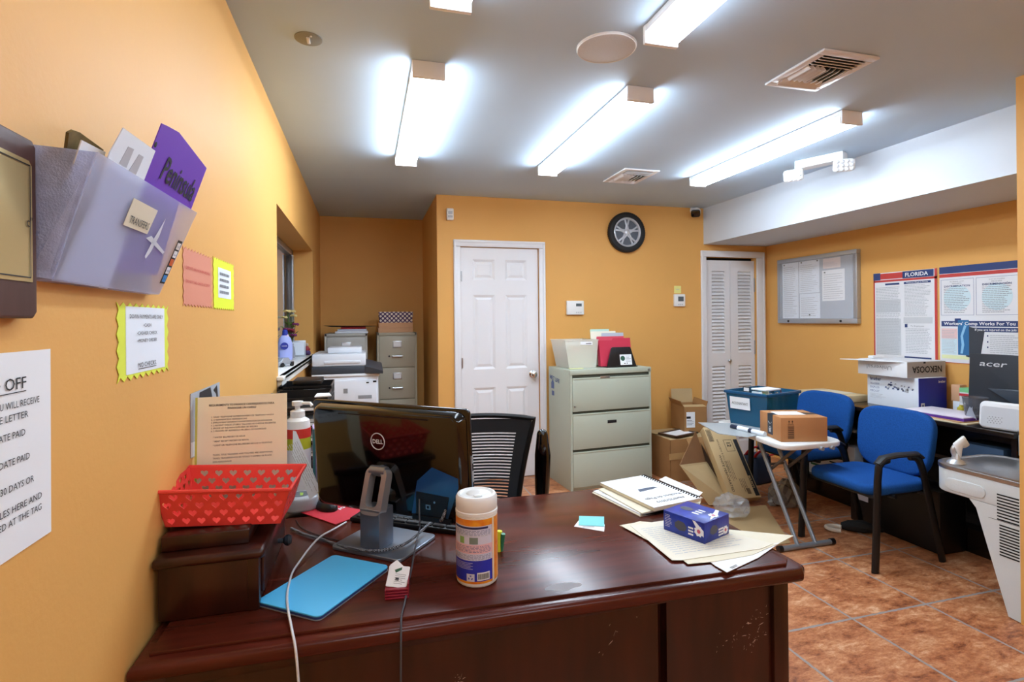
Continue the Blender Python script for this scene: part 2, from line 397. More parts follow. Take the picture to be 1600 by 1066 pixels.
# louvred closet door
def louvre_door():
    t = Thing('door_2', None, None, (3.52, YB, 0), 0, kind='structure')
    x0, x1, z1 = D2
    f = MB(M_white)
    for a, c, z0, zz in ((x0 - .058, x0, 0, z1), (x1, x1 + .095, 0, z1), (x0 - .058, x1 + .095, z1 + .0004, z1 + .062)):
        f.bx(a, c, YB - .02, YB - .0004, z0, zz, bev=.006)
    f.bx(x1 + .07, x1 + .09, YB - .026, YB - .0185, 0, z1 + .05, bev=.003); f.bx(x0 - .055, x0 - .035, YB - .026, YB - .0185, 0, z1 + .05, bev=.003)
    t.wpart('door_frame', f)
    g = MB(M_gap); g.bx(x0, x1, YB + .07, YB + .09, 0, z1); t.wpart('closet_back', g)
    yf, yb = YB + .02, YB + .05; Zt = z1 - .028; mid = (x0 + x1) / 2
    for X0, X1, a, c in ((x0 + .006, mid - .002, 3.305, 3.455), (mid + .002, x1 - .006, 3.61, 3.765)):
        l = MB(M_white)
        zs = [(.16, .92), (1.05, 1.865)]
        l.bx(X0, a, yf, yb, .012, Zt); l.bx(c, X1, yf, yb, .012, Zt)
        for z0, zz in ((.012, zs[0][0]), (zs[0][1], zs[1][0]), (zs[1][1], Zt)): l.bx(a, c, yf, yb, z0, zz)
        for z0, zz in zs:
            n = int((zz - z0) / .0335)
            for i in range(n):
                z = z0 + (i + .5) * (zz - z0) / n
                l.box((0, 0, 0), (c - a, .042, .005), M=TR((a + c) / 2, yf + .0145, z, rx=math.radians(57)))
        lo = t.wpart('door_leaf', l)
    k = MB(M_steel); k.lathe([(.008, 0), (.008, .014), (.016, .018), (.018, .026), (.012, .032), (.001, .033)], 16, None, FR((3.497, yf, .972), (1, 0, 0), (0, 0, 1))); t.wpart('door_knob', k, lo)
    for z in (1.1, 1.73):
        h = MB(M_steel); h.bx(x1 - .012, x1 - .002, yf - .008, yf, z - .07, z + .07); t.wpart('hinge', h, lo)
louvre_door()

# ------------------------------------------------------------------ ceiling fittings
M_lamp = mat('lit diffuser', 'FDFEFF', .4, emit=LAMP); M_lamp.node_tree.nodes['Principled BSDF'].inputs['Emission Color'].default_value = (.88, 1.03, 1.18, 1)
M_dim = mat('lit dimmed diffuser', 'FDFEFF', .4, emit=LAMP * .3); M_dim.node_tree.nodes['Principled BSDF'].inputs['Emission Color'].default_value = (.88, 1.03, 1.18, 1)  # weaker copy for the two near strips, dimmed to spare the upper left wall
M_lampH = mat('white lamp housing', 'F4F6F8', .4)
def ceiling_light(x, y0, y1, label, M_lamp=M_lamp):
    t = Thing('ceiling_light', label, 'light fixture', (x, (y0 + y1) / 2, ZC), 0, 'fluorescent strip lights on the ceiling')
    h = MB(M_lampH); L = (y1 - y0) / 2; h.bx(-.066, .066, -L + .006, L - .006, -.028, -.0005, bev=.003); t.part('housing', h)
    d = MB(M_lamp); d.prism(rrect(.122, .037, .012, 3), -L + .018, L - .018, M=FR((0, 0, -.0475), (1, 0, 0), (0, 0, 1))); t.part('diffuser', d)
    for s in (-1, 1):
        e = MB(M_lampH); e.bx(-.068, .068, s * L - .009 - s * .009, s * L + .009 - s * .009, -.07, -.0005, bev=.003); t.part('end_cap', e)
ceiling_light(.262, 2.21, 3.52, 'lit fluorescent strip light nearest the orange left wall, over the printer end')
ceiling_light(1.236, 2.21, 3.53, 'lit fluorescent strip light in the middle of the row of three')
ceiling_light(2.456, 2.2, 3.55, 'lit fluorescent strip light nearest the white soffit and emergency light')
ceiling_light(.276, .42, 1.725, 'lit strip light cut by the top edge, its small end showing near the leftmost light', M_dim)
ceiling_light(1.06, .45, 1.755, 'lit strip light cut by the top edge, right of the round ceiling speaker', M_dim)
ceiling_light(.5, -2.3, -.99, 'lit fluorescent strip light behind the camera, nearer the left wall')  # this and the next are added out of view, as fill from behind
ceiling_light(1.9, -2.3, -.99, 'lit fluorescent strip light behind the camera, nearer the right wall')
t = Thing('ceiling_speaker', 'round white ceiling speaker with fine grille', 'speaker', (.927, 1.925, ZC))
b = MB(M_plast); b.lathe([(.118, -.0005), (.118, -.006), (.115, -.01), (.112, -.009), (.112, -.0005)], 48); t.part('rim', b)
b = MB(mat('speaker grille', 'D3D5D8', .6, var=.08, vscale=300)); b.lathe([(.112, -.001), (.112, -.0085), (.001, -.0095)], 48); t.part('grille', b)
t = Thing('ceiling_plate', 'small round grey cover plate on ceiling near left wall', 'cover plate', (-.199, 2.145, ZC))
b = MB(mat('grey metal plate', '8C8C80', .5)); b.lathe([(.05, -.0005), (.05, -.004), (.047, -.006), (.001, -.006)], 32); t.part('plate', b)
b = MB(M_plast); b.bx(-.006, .006, -.022, .022, -.012, -.006, bev=.002); b.cyl((.012, -.03, -.009), (.012, -.03, -.006), .004); t.part('bracket', b)
def vent(x, y, w, d, label, flip):
    t = Thing('ceiling_vent', label, 'air vent', (x, y, ZC), 0, 'louvred ceiling vents')
    b = MB(mat('dark duct', '2E2E2E', .8)); b.bx(-w / 2 + .03, w / 2 - .03, -d / 2 + .03, d / 2 - .03, -.003, -.0008); t.part('duct', b)
    f = MB(M_white)
    for a, c, e, g in ((-w / 2, w / 2, -d / 2, -d / 2 + .035), (-w / 2, w / 2, d / 2 - .035, d / 2), (-w / 2, -w / 2 + .035, -d / 2 + .0352, d / 2 - .0352), (w / 2 - .035, w / 2, -d / 2 + .0352, d / 2 - .0352)):
        f.bx(a, c, e, g, -.012, -.001, bev=.003)
    t.part('frame', f)
    s = MB(M_white); iw, idp = w - .07, d - .07
    for k in range(4): s.box((0, 0, 0), (iw, .022, .0025), M=TR(0, -idp / 2 + .012 + k * .02, -.011, rx=.7))
    for k in range(2): s.box((0, 0, 0), (iw, .03, .0025), M=TR(0, idp / 2 - .012 - k * .024, -.011, rx=-.6))
    y0 = -idp / 2 + .09; y1 = idp / 2 - .05; nb = 8
    for k in range(nb): s.box((0, 0, 0), (.026, y1 - y0, .0025), M=TR(-iw / 2 + (k + .5) * iw / nb, (y0 + y1) / 2, -.012, ry=.75 if k < nb / 2 else -.75))
    t.part('louvre', s)
vent(1.915, 1.876, .285, .33, 'large louvred ceiling vent nearest the camera', 0)
vent(1.925, 3.61, .28, .365, 'small far louvred ceiling vent above the tyre clock', 0)
# emergency light with two lamp heads
t = Thing('emergency_light', 'white emergency light with two swivel lamp heads under the ceiling by the soffit', 'emergency light', (2.95, 2.89, ZC), math.radians(25))
b = MB(M_plast); b.bx(-.045, .045, -.15, .15, -.06, -.0005, bev=.01); t.part('housing', b)
for s, yaw in ((-1, -.5), (1, .2)):
    n = MB(M_plast); n.cyl((-.01, s * .13, -.058), (-.02, s * .14, -.085), .018); hd = t.part('neck', n)
    K = TR(-.045, s * .155, -.1, rz=math.radians(-90) + yaw * s) @ TR(rx=math.radians(106))
    h = MB(M_plast); h.prism(rrect(.12, .08, .02), -.03, .018, M=K, bev=.008); h2 = t.part('lamp_head', h)
    q = MB(mat('lamp lens', 'DDE2E6', .15, coat=.5))
    for i in range(4):
        for j in range(3): q.sphere((-.042 + i * .028, -.025 + j * .025, .018), .012, None, 10, K)
    t.part('lens', q, h2)
# camera dome on the wall
t = Thing('security_camera', 'white security camera with black lens high on the wall by the soffit', 'security camera', (3.1, YB, 2.44))
b = MB(M_plast); b.cyl((0, -.001, .012), (0, -.012, .012), .045); b.cyl((0, -.01, .01), (-.01, -.05, -.01), .025, .03); b.sphere((-.015, -.06, -.015), .043); t.part('body', b)
b = MB(M_blackg); K = FR((-.04, -.085, -.035), (.85, -.5, 0), (0, -.35, 1)); b.prism(rrect(.085, .07, .02), -.02, .03, M=K, bev=.008); t.part('lens', b)
# ------------------------------------------------------------------ left wall
def paper(name, M, pts, label, cat, m=M_paper, th=.0008, group=None, zoff=.001):
    """a thin sheet lying in frame M; returns (object, frame) with the sheet as one mesh and room for lettering children"""
    t = Thing(name, label, cat, M.translation, 0, group)
    b = MB(m); b.prism(pts, zoff, zoff + th, M=M); t.wpart('sheet', b); return t
def wavy(y0, y1, z0, z1, n, amp):
    p = []; nz = max(3, round(n * (z1 - z0) / (y1 - y0)))
    for i in range(n): p += [(y0 + (y1 - y0) * (i + .0) / n, z0), (y0 + (y1 - y0) * (i + .5) / n, z0 + amp)]
    for i in range(nz): p += [(y1, z0 + (z1 - z0) * i / nz), (y1 - amp, z0 + (z1 - z0) * (i + .5) / nz)]
    for i in range(n): p += [(y1 - (y1 - y0) * i / n, z1), (y1 - (y1 - y0) * (i + .5) / n, z1 - amp)]
    for i in range(nz): p += [(y0, z1 - (z1 - z0) * i / nz), (y0 + amp, z1 - (z1 - z0) * (i + .5) / nz)]
    return p
W0 = FR((XL, 0, 0), (0, 1, 0), (0, 0, 1))                # frame of the left wall: x = room Y, y = height
t = Thing('wall_plaque', 'dark wooden plaque with gold plate cut by the left edge', 'plaque', (XL, .68, 1.53))
b = MB(mat('plaque wood', '5A3B34', .5, col2='472C28', vscale=3, vstretch=(9, 9, 1))); b.prism([(.52, 1.408), (.842, 1.408), (.85, 1.416), (.85, 1.634), (.842, 1.642), (.52, 1.642)], .001, .02, M=W0, bev=.004); t.wpart('board', b)
b = MB(mat('gold plate', 'B9A574', .3, metal=.5))
b.prism([(.54, 1.455), (.836, 1.455), (.836, 1.606), (.83, 1.612), (.54, 1.612)], .02, .0215, M=W0); pl = t.wpart('plate', b)
b = MB(M_ink); K = LW(.8285, 1.526, XL + .0215); b.text('c"', .018, K)
for a, c, e, g in ((.55, .831, 1.46, 1.4615), (.55, .831, 1.605, 1.6065), (.8295, .831, 1.46, 1.6065)): b.quad(W0, a, c, e, g, lift=.0225)
t.wpart('lettering', b, pl)
# clear wall pocket: leans out from the wall towards its top
t = Thing('wall_pocket', 'clear plastic wall pocket holding folders, marked TRANSFERS', 'file pocket', (XL, 1.07, 1.46))
M_pocket = mat('cloudy clear plastic', 'C9CEE2', .15, spec=.5, alpha=.34)
M_frost = mat('frosted blue plastic', 'D8E2FF', .5, alpha=.86, var=.3, vscale=40, bump=.5, bscale=350)
translucent(M_frost, .45, 'E6ECFF'); translucent(M_pocket, .25, 'E6E8FF')
y0, y1 = .855, 1.30; zb, zt = 1.462, 1.64
b = MB(M_pocket)
A = [Vector((XL + .022, .875, zb)), Vector((XL + .022, y1 - .03, zb)), Vector((XL + .085, y1, zt)), Vector((XL + .085, y0, zt - .004))]
n = Vector((.003, 0, 0)); b.raw([tuple(v) for v in A] + [tuple(v + n) for v in A], [(0, 1, 2, 3), (7, 6, 5, 4), (0, 4, 5, 1), (1, 5, 6, 2), (2, 6, 7, 3), (3, 7, 4, 0)])
b.bx(XL + .002, XL + .024, .875, y1 - .03, zb - .002, zb + .001)
t.wpart('front_panel', b)
b = MB(M_frost)
S = [Vector((XL + .002, .86, zb + .004)), Vector((XL + .024, .875, zb)), Vector((XL + .085, y0, zt - .004)), Vector((XL + .002, y0 - .006, zt))]; n = Vector((0, .003, 0))
b.raw([tuple(v) for v in S] + [tuple(v + n) for v in S], [(3, 2, 1, 0), (4, 5, 6, 7), (0, 1, 5, 4), (1, 2, 6, 5), (2, 3, 7, 6), (3, 0, 4, 7)]); t.wpart('side_panel', b, label='frosted blue end of the pocket')
b = MB(M_pocket); b.bx(XL + .001, XL + .003, .87, y1 - .01, zb, zt); t.wpart('back_panel', b)
# frame of the leaning front: x along the wall, y up the slope
slope = Vector((.063, 0, zt - zb)).normalized()
PF = FR((XL + .0255, 0, zb), (0, 1, 0), slope); fz = lambda z: (z - zb) / slope.z
b = MB(M_cream); b.prism([(1.0, .105), (1.098, .105), (1.103, .152), (1.0, .152)], .001, .0018, M=PF); lb = t.wpart('name_tag', b)
b = MB(M_ink); b.text('TRANSFERS', .018, PF @ TR(1.05, .112, .0018), w=.078); t.wpart('lettering', b, lb)
b = MB(M_ink); b.prism([(1.243, .022), (1.267, .022), (1.277, .118), (1.253, .118)], .001, .0016, M=PF); cs = t.wpart('card_strip', b)
for k, (c, s) in enumerate((('3E8FD8', 'AMEX'), ('E6E7EC', 'VISA'), ('D3622A', ''), ('E6E7EC', 'atm'), ('E9E2DC', 'DISC'))):
    b = MB(mat('card sign %d' % k, c, .5)); yy = .026 + k * .018; xx = 1.2465 + k * .0018
    b.quad(PF, xx, xx + .0185, yy, yy + .0145, lift=.002)
    if s: b.text(s, .006, PF @ TR(xx + .009, yy + .004, .0015), M_inkb, w=.014)
    t.wpart('card_sign', b, cs)
b = MB(mat('glue smear', 'E9EEF6', .4, alpha=.75)); b.prism([(1.125, .066), (1.133, .1), (1.15, .145), (1.152, .11), (1.142, .075), (1.132, .062)], .001, .0014, M=PF); b.prism([(1.1, .098), (1.12, .105), (1.15, .098), (1.205, .085), (1.2, .08), (1.15, .09)], .001, .0014, M=PF); t.wpart('tear_mark', b)
def sheet_sl(name, off, px, label, cat, m, th=.0015):
    """a sheet parallel to the leaning front of the wall pocket, off metres behind it"""
    n = PF.col[2].xyz; o = PF.translation - n * off; pts = [O + ray(x, y) * ((o - O).dot(n) / ray(x, y).dot(n)) for x, y in px]
    K = FR(o, PF.col[0].xyz, PF.col[1].xyz); Ki = K.inverted(); b = MB(m); b.prism([(Ki @ p)[:2] for p in pts], -th, 0, M=K)
    t = Thing(name, label, cat, pts[0]); t.wpart('sheet', b); return t, K, Ki
def sheet_px(name, X, px, label, cat, m, th=.0015):
    pts = [PX(x, y, X) for x, y in px]; c = sum(pts, Vector()) / len(pts)
    b = MB(m); b.prism([(p.y, p.z) for p in pts], 0, th, M=FR((X, 0, 0), (0, 1, 0), (0, 0, 1)))
    t = Thing(name, label, cat, (X, c.y, min(p.z for p in pts))); t.wpart('sheet', b); return t
t, EK, EKi = sheet_sl('file_folder', .010, [(253, 193), (262, 197), (280, 207), (323, 263), (298, 329), (280, 318), (246, 430), (132, 420), (222, 275), (238, 232)], 'purple folder marked Peninsula standing in the wall pocket', 'folder', mat('purple card', '6A2FB5', .6))
_on = EK.col[2].xyz
def on_sheet(x, y): return O + ray(x, y) * ((EK.translation - O).dot(_on) / ray(x, y).dot(_on))
a1, a2 = on_sheet(247, 277), on_sheet(297, 314); b = MB(M_ink)
b.text('Peninsula', .062, FR(a1, a2 - a1, EK.col[1].xyz), w=(a2 - a1).length, shear=.12, align='LEFT', bold=.012); t.wpart('lettering', b)
b = MB(M_ink); p = on_sheet(243, 226); b.lathe([(.005, .0004), (.001, .0006)], 12, None, FR(p, EK.col[0].xyz, EK.col[1].xyz)); t.wpart('punch_hole', b)
t, EK, EKi = sheet_sl('envelope', .006, [(193, 200), (243, 236), (222, 290), (168, 452), (88, 436), (150, 300), (172, 238)], 'white windowed envelope in the wall pocket beside the purple folder', 'envelope', M_paperb)
b = MB(mat('envelope window', 'B3B5BE', .3)); _on = EK.col[2].xyz
for px in (((200, 229), (209, 233), (197, 262), (186, 255)), ((217, 241), (224, 245), (211, 275), (200, 268))):
    b.prism([(EKi @ (O + ray(x, y) * ((EK.translation - O).dot(_on) / ray(x, y).dot(_on))))[:2] for x, y in px], .0002, .0006, M=EK)
t.wpart('window', b)
sheet_sl('paper_sheet', .02, [(128, 219), (165, 238), (150, 300), (106, 300), (116, 255)], 'plain white sheet behind the envelope in the wall pocket', 'paper', M_paper)
sheet_sl('file_folder', .034, [(104, 238), (108, 208), (116, 204), (125, 207), (162, 234), (140, 300), (90, 300)], 'brown marbled folder at the back of the wall pocket', 'folder', mat('brown marbled card', '7E6A3C', .7, var=.5, vscale=40), .004)
# signs
M_lime = mat('lime paper', 'DDE84A', .7); M_lime2 = mat('neon yellow paper', 'E6F232', .7); M_salmon = mat('salmon paper', 'D98C72', .7)
t = paper('wall_sign', W0, wavy(1.128, 1.392, 1.29, 1.44, 9, .009), 'yellow zigzag-edged sign saying DOWN PAYMENTS and NO CHECKS', 'sign', M_lime)
b = MB(M_paperb); b.prism([(1.165, 1.302), (1.365, 1.302), (1.365, 1.433), (1.165, 1.433)], .0018, .0026, M=W0); s = t.wpart('card', b)
b = MB(M_ink)
for tx, z, h, wd in (('DOWN PAYMENTS ARE ONLY', 1.41, .0115, .172), ('\u2022CASH', 1.393, .01, .04), ('\u2022CASHIER CHECK', 1.377, .01, .105), ('\u2022MONEY ORDER', 1.362, .01, .1), ('NO CHECKS.', 1.312, .0135, .094)):
    b.text(tx, h, W0 @ TR(1.265, z, .0026), w=wd)
b.quad(W0, 1.218, 1.312, 1.3085, 1.3098, lift=.0036); t.wpart('lettering', b, s)
t = paper('wall_sign', W0, wavy(1.497, 1.756, 1.442, 1.594, 10, .007), 'salmon pink zigzag-edged sign with red print', 'sign', M_salmon)
b = MB(M_red); b.text('DEPOSITS ARE NON-REFUNDABLE', .011, W0 @ TR(1.625, 1.538, .0018), w=.215); b.text('DO NOT TAKE CHECKS ACCEPTED', .011, W0 @ TR(1.625, 1.503, .0018), w=.215); t.wpart('lettering', b)
t = paper('wall_sign', W0, wavy(1.772, 2.03, 1.44, 1.6, 10, .007), 'neon yellow zigzag-edged sign right of the pink sign', 'sign', M_lime2)
b = MB(M_paperb); b.prism([(1.825, 1.478), (1.985, 1.478), (1.985, 1.572), (1.825, 1.572)], .0018, .0026, M=W0); s = t.wpart('card', b)
b = MB(M_inkg); b.lines(W0, 1.84, 1.97, 1.487, 1.563, 4, None, .45, 3, .0036, .15); t.wpart('lettering', b, s)
t = paper('wall_notice', W0, [(.70, 1.1025), (.9135, 1.1025), (.916, 1.3645), (.70, 1.3645)], 'white printed notice about PAID OFF titles at the left edge', 'notice', M_paper)
b = MB(M_ink)
for tx, px, z, h, wd in (('PAID OFF', 36.5, 1.316, .022, .105), ('YOU WILL RECEIVE', 57.5, 1.2925, .0125, .1), ('RELEASE LETTER', 39.5, 1.2765, .0125, .105), ('FROM DATE PAID', 35, 1.2535, .0125, .1), ('FROM DATE PAID', 42, 1.22, .0125, .1), ('UP TO 30 DAYS OR', 48.5, 1.187, .0125, .11), ('FOR TITLES HERE AND', 61, 1.159, .0125, .138), ('VALIDATED AT THE TAG', 61, 1.143, .0125, .142)):
    x = PX(px, 500 + (1.4 - z) * 1060, XL).y
    b.text(tx, h, W0 @ TR(x - wd / 2, z, .0018), w=wd)
    if tx == 'PAID OFF': b.quad(W0, .70, x, 1.3115, 1.3127, lift=.003)
t.wpart('lettering', b)
# portrait print
t = paper('photo_print', W0, [(1.545, 1.05), (1.83, 1.024), (1.833, 1.216), (1.548, 1.216)], 'grey portrait photo print taped to the orange wall behind the sign sheet', 'photo', mat('grey photo paper', 'A9AEB6', .4))
b = MB(mat('photo dark', '1D2025', .4)); b.prism([(1.625, 1.21), (1.73, 1.212), (1.76, 1.16), (1.69, 1.165), (1.675, 1.12), (1.65, 1.09), (1.62, 1.08), (1.60, 1.1), (1.61, 1.15)], .0018, .0022, M=W0)
b.prism([(1.76, 1.20), (1.80, 1.21), (1.815, 1.16), (1.80, 1.15), (1.79, 1.185)], .0018, .0022, M=W0); t.wpart('dark_hair', b)
b = MB(mat('photo light', 'DCE0E6', .4)); b.prism([(1.546, 1.052), (1.83, 1.026), (1.83, 1.06), (1.546, 1.09)], .0018, .0022, M=W0); bl = t.wpart('white_margin', b)
b = MB(M_inkg); b.text('2017 - A', .016, W0 @ TR(1.63, 1.062, .0022, rz=-.1), w=.09, shear=.3); t.wpart('lettering', b, bl)

# ------------------------------------------------------------------ back wall
t = Thing('wall_clock', 'round wall clock shaped like a car tyre and silver rim', 'clock', (2.36, YB, 2.207))
K = FR((0, 0, 0), (1, 0, 0), (0, 0, 1))
b = MB(mat('tyre rubber', '17191C', .55)); b.lathe([(.135, .002), (.178, .002), (.187, .012), (.187, .034), (.178, .046), (.155, .052), (.138, .046), (.132, .03)], 56, None, K, False)
for i in range(56): b.box((0, 0, 0), (.004, .012, .03), M=K @ Matrix.Rotation(2 * PI * i / 56, 4, 'Z') @ TR(.186, 0, .023))
t.part('tyre', b)
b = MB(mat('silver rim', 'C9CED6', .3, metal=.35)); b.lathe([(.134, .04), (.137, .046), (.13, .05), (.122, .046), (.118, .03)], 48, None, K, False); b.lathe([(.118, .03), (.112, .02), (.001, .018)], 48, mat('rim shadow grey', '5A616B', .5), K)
for i in range(5):
    R = K @ Matrix.Rotation(2 * PI * i / 5 + PI / 2, 4, 'Z')
    b.prism([(.02, -.022), (.06, -.013), (.125, -.03), (.125, -.012), (.075, 0), (.125, .012), (.125, .03), (.06, .013), (.02, .022)], .02, .038, M=R, bev=.003)
b.lathe([(.03, .03), (.028, .042), (.018, .046), (.001, .047)], 24, None, K); rim = t.part('rim', b)
b = MB(M_plast)
b.box((0, 0, 0), (.006, .075, .002), M=K @ TR(-.012, -.028, .05, rz=-.6)); b.box((0, 0, 0), (.004, .105, .002), M=K @ TR(.02, -.03, .052, rz=.55)); t.part('clock_hand', b)
t = Thing('motion_sensor', 'small white motion sensor high on the wall above the white door', 'sensor', (.703, YB, 2.256))
b = MB(M_plast); b.bx(-.03, .03, -.035, -.0005, 0, .1, bev=.008); t.part('body', b)
b = MB(mat('sensor lens', 'B9BEC4', .25)); b.bx(-.018, .018, -.039, -.034, .05, .075, bev=.003); b.bx(-.02, .02, -.037, -.034, .02, .04, bev=.002); t.part('lens', b)
def keypad(name, x, z, w, h, label, scr, grey):
    t = Thing(name, label, 'thermostat' if name == 'thermostat' else 'keypad', (x, YB, z))
    b = MB(M_plast); b.bx(-w / 2, w / 2, -.026, -.0005, -h / 2, h / 2, bev=.006); t.part('body', b)
    b = MB(mat('lcd grey', '5B6468', .2)); b.bx(scr[0], scr[1], -.0275, -.0255, scr[2], scr[3], bev=.001); t.part('screen', b)
    b = MB(mat('button grey', 'B9BCBE', .5))
    for i in range(3): b.bx(scr[0] + i * .02, scr[0] + .012 + i * .02, -.0275, -.0255, -h * .38, -h * .3)
    t.part('button', b); return t
keypad('alarm_keypad', 1.841, 1.505, .168, .128, 'white alarm keypad with small grey screen between the white door and the file cabinet top', (.005, .06, .012, .038), 1)
keypad('thermostat', 2.92, 1.573, .118, .118, 'square white thermostat with dark screen beside the closet door', (-.02, .04, -.01, .036), 1)
t = paper('sticky_note', FR((2.91, YB, 1.678), (1, 0, 0), (0, 0, 1)), [(-.038, -.036), (.038, -.036), (.038, .036), (-.038, .036)], 'pale yellow sticky note above the thermostat', 'sticky note', mat('yellow note', 'E8E08A', .7))
b = MB(M_inkl); b.quad(FR((2.91, YB - .0018, 1.678), (1, 0, 0), (0, 0, 1)), -.02, .02, .0, .004); t.wpart('pen_mark', b)

# ------------------------------------------------------------------ right wall
t = Thing('bulletin_board', 'grey framed locking bulletin board on the orange right wall', 'notice board', (XR, 3.90, 1.345))
B0 = FR((XR, 0, 0), (0, -1, 0), (0, 0, 1))                # x = -Y
b = MB(mat('board fabric', 'A8B0BC', .8)); b.bx(XR - .02, XR - .001, 3.475, 4.33, 1.35, 1.95); t.wpart('back_panel', b)
b = MB(M_alu)
for a, c, z0, z1 in ((3.464, 3.50, 1.3852, 1.9218), (4.305, 4.34, 1.3852, 1.9218), (3.464, 4.34, 1.342, 1.385), (3.464, 4.34, 1.922, 1.957)): b.bx(XR - .045, XR - .001, a, c, z0, z1, bev=.004)
t.wpart('frame', b)
b = MB(M_ink)
for y in (3.62, 4.2): b.cyl((XR - .045, y, 1.363), (XR - .05, y, 1.363), .01)
t.wpart('lock', b)
b = MB(mat('board door pane', 'FFFFFF', .05, alpha=.12)); b.bx(XR - .036, XR - .033, 3.498, 4.308, 1.383, 1.925); t.wpart('pane', b)
def notice(y0, y1, z0, z1, label, n, seed, m=M_paperb, extra=None):
    K = FR((XR - .0205, 0, 0), (0, -1, 0), (0, 0, 1))
    t = Thing('printed_notice', label, 'notice', (XR - .0205, (y0 + y1) / 2, z0), 0, 'sheets pinned in the bulletin board')
    b = MB(m); b.prism([(-y1, z0), (-y0, z0), (-y0, z1), (-y1, z1)], 0, .0008, M=K); t.wpart('sheet', b)
    b = MB(M_inkl); b.lines(K, -y1 + .015, -y0 - .015, z0 + .012, z1 - .03, n, None, .3, seed, .0012); t.wpart('lettering', b)
    b = MB(M_ink)
    for (yy, zz) in extra or []: b.cyl((XR - .021, yy, zz), (XR - .028, yy, zz), .006)
    if extra: t.wpart('pin', b)
notice(4.10, 4.295, 1.39, 1.915, 'tall white notice at the left end inside the bulletin board', 26, 1, extra=[(4.27, 1.9)])
notice(3.86, 4.09, 1.62, 1.915, 'upper middle white sheet inside the bulletin board', 15, 2, extra=[(4.06, 1.905), (3.88, 1.905)])
notice(3.855, 4.085, 1.39, 1.615, 'lower middle white sheet inside the bulletin board', 10, 3, extra=[(3.97, 1.42)])
notice(3.60, 3.83, 1.54, 1.81, 'white sheet on the right inside the bulletin board, under the small card', 12, 4, M_paper, extra=[(3.8, 1.79)])
notice(3.64, 3.82, 1.825, 1.912, 'small pinkish card at the top right inside the bulletin board', 5, 5, mat('pinkish paper', 'E2D3D0', .7))
M_navy = mat('navy poster ink', '2C3F72', .6); M_pred = mat('poster red', 'C2413C', .6); M_pgrey = mat('poster grey', 'C9CDD1', .7); M_pblue = mat('poster pale blue', 'CFE5EC', .7)
def PK(): return FR((XR, 0, 0), (0, -1, 0), (0, 0, 1))
t = Thing('labor_law_poster', 'tall white poster headed FLORIDA with red edge, left of the pair', 'poster', (XR, 3.1, 1.07))
K = PK(); y = lambda v: -3.351 + v                         # v metres from the poster's left edge
b = MB(mat('poster white', 'E4E6EA', .4)); b.prism([(y(0), 1.075), (y(.494), 1.075), (y(.494), 1.74), (y(0), 1.742)], .001, .002, M=K); t.wpart('sheet', b)
b = MB(M_pred)
for a, c, e, g in ((0, .012, 1.075, 1.69), (.475, .494, 1.075, 1.74), (0, .494, 1.668, 1.684), (.012, .25, 1.69, 1.735)): b.quad(K, y(a), y(c), e, g, lift=.0026)
t.wpart('red_border', b)
b = MB(M_navy)
for a, c, e, g in ((0, .06, 1.686, 1.741), (.24, .47, 1.686, 1.738), (.1, .215, 1.642, 1.656), (.25, .45, 1.642, 1.658), (.25, .45, 1.08, 1.096)): b.quad(K, y(a), y(c), e, g, lift=.0032)
t.wpart('blue_band', b)
b = MB(M_pgrey)
for a, c, e, g in ((.02, .225, 1.1, 1.38), (.02, .225, 1.43, 1.53), (.245, .46, 1.345, 1.39)): b.quad(K, y(a), y(c), e, g, lift=.0032)
t.wpart('grey_panel', b)
b = MB(M_inkl); b.lines(K, y(.022), y(.222), 1.1, 1.63, 44, M_inkl, .4, 7, .0038, .1); b.lines(K, y(.255), y(.455), 1.4, 1.635, 22, M_inkl, .35, 8, .0038, .25); b.lines(K, y(.26), y(.455), 1.12, 1.31, 16, M_inkl, .35, 9, .0038, .2)
b.text('FLORIDA', .04, K @ TR(y(.345), 1.698, .0034), M_paper, w=.17, bold=.02)
b.text('Minimum Wage in Florida', .013, K @ TR(y(.35), 1.646, .0034), M_paper, w=.16); b.text('To Employees', .016, K @ TR(y(.35), 1.32, .0034), M_inkg, w=.1)
b.quad(K, y(.255), y(.275), 1.315, 1.34, M_navy, .0038); t.wpart('lettering', b)
t = Thing('labor_law_poster', 'wide white poster headed DISCRIMINATION with a Workers Comp panel, right of the pair', 'poster', (XR, 2.6, 1.07))
y = lambda v: -2.842 + v
b = MB(mat('poster white', 'E4E6EA', .4)); b.prism([(y(0), 1.07), (y(.50), 1.07), (y(.50), 1.742), (y(0), 1.744)], .001, .002, M=K); t.wpart('sheet', b)
b = MB(M_navy)
for a, c, e, g in ((0, .5, 1.695, 1.743), (.012, .478, 1.325, 1.362), (.215, .478, 1.29, 1.318), (.1, .14, 1.362, 1.38)): b.quad(K, y(a), y(c), e, g, lift=.003)
t.wpart('blue_band', b)
b = MB(M_pred); b.quad(K, y(0), y(.5), 1.668, 1.692, lift=.003); b.quad(K, y(0), y(.5), 1.07, 1.074, lift=.003); t.wpart('red_border', b)
b = MB(M_inkb)
for a, c in ((.01, .222), (.235, .478)):
    for e in ((a, c, 1.402, 1.404), (a, c, 1.65, 1.652), (a, a + .002, 1.402, 1.652), (c - .002, c, 1.402, 1.652)): b.quad(K, y(e[0]), y(e[1]), e[2], e[3], lift=.003)
t.wpart('panel_line', b)
b = MB(M_pblue)
for cx in (.116, .357): b.prism([(y(cx) + .088 * math.cos(i * PI / 16), 1.522 + .088 * math.sin(i * PI / 16)) for i in range(32)], .002, .0026, M=K)
b.quad(K, y(.012), y(.115), 1.13, 1.235, lift=.003); t.wpart('pale_blue_area', b)
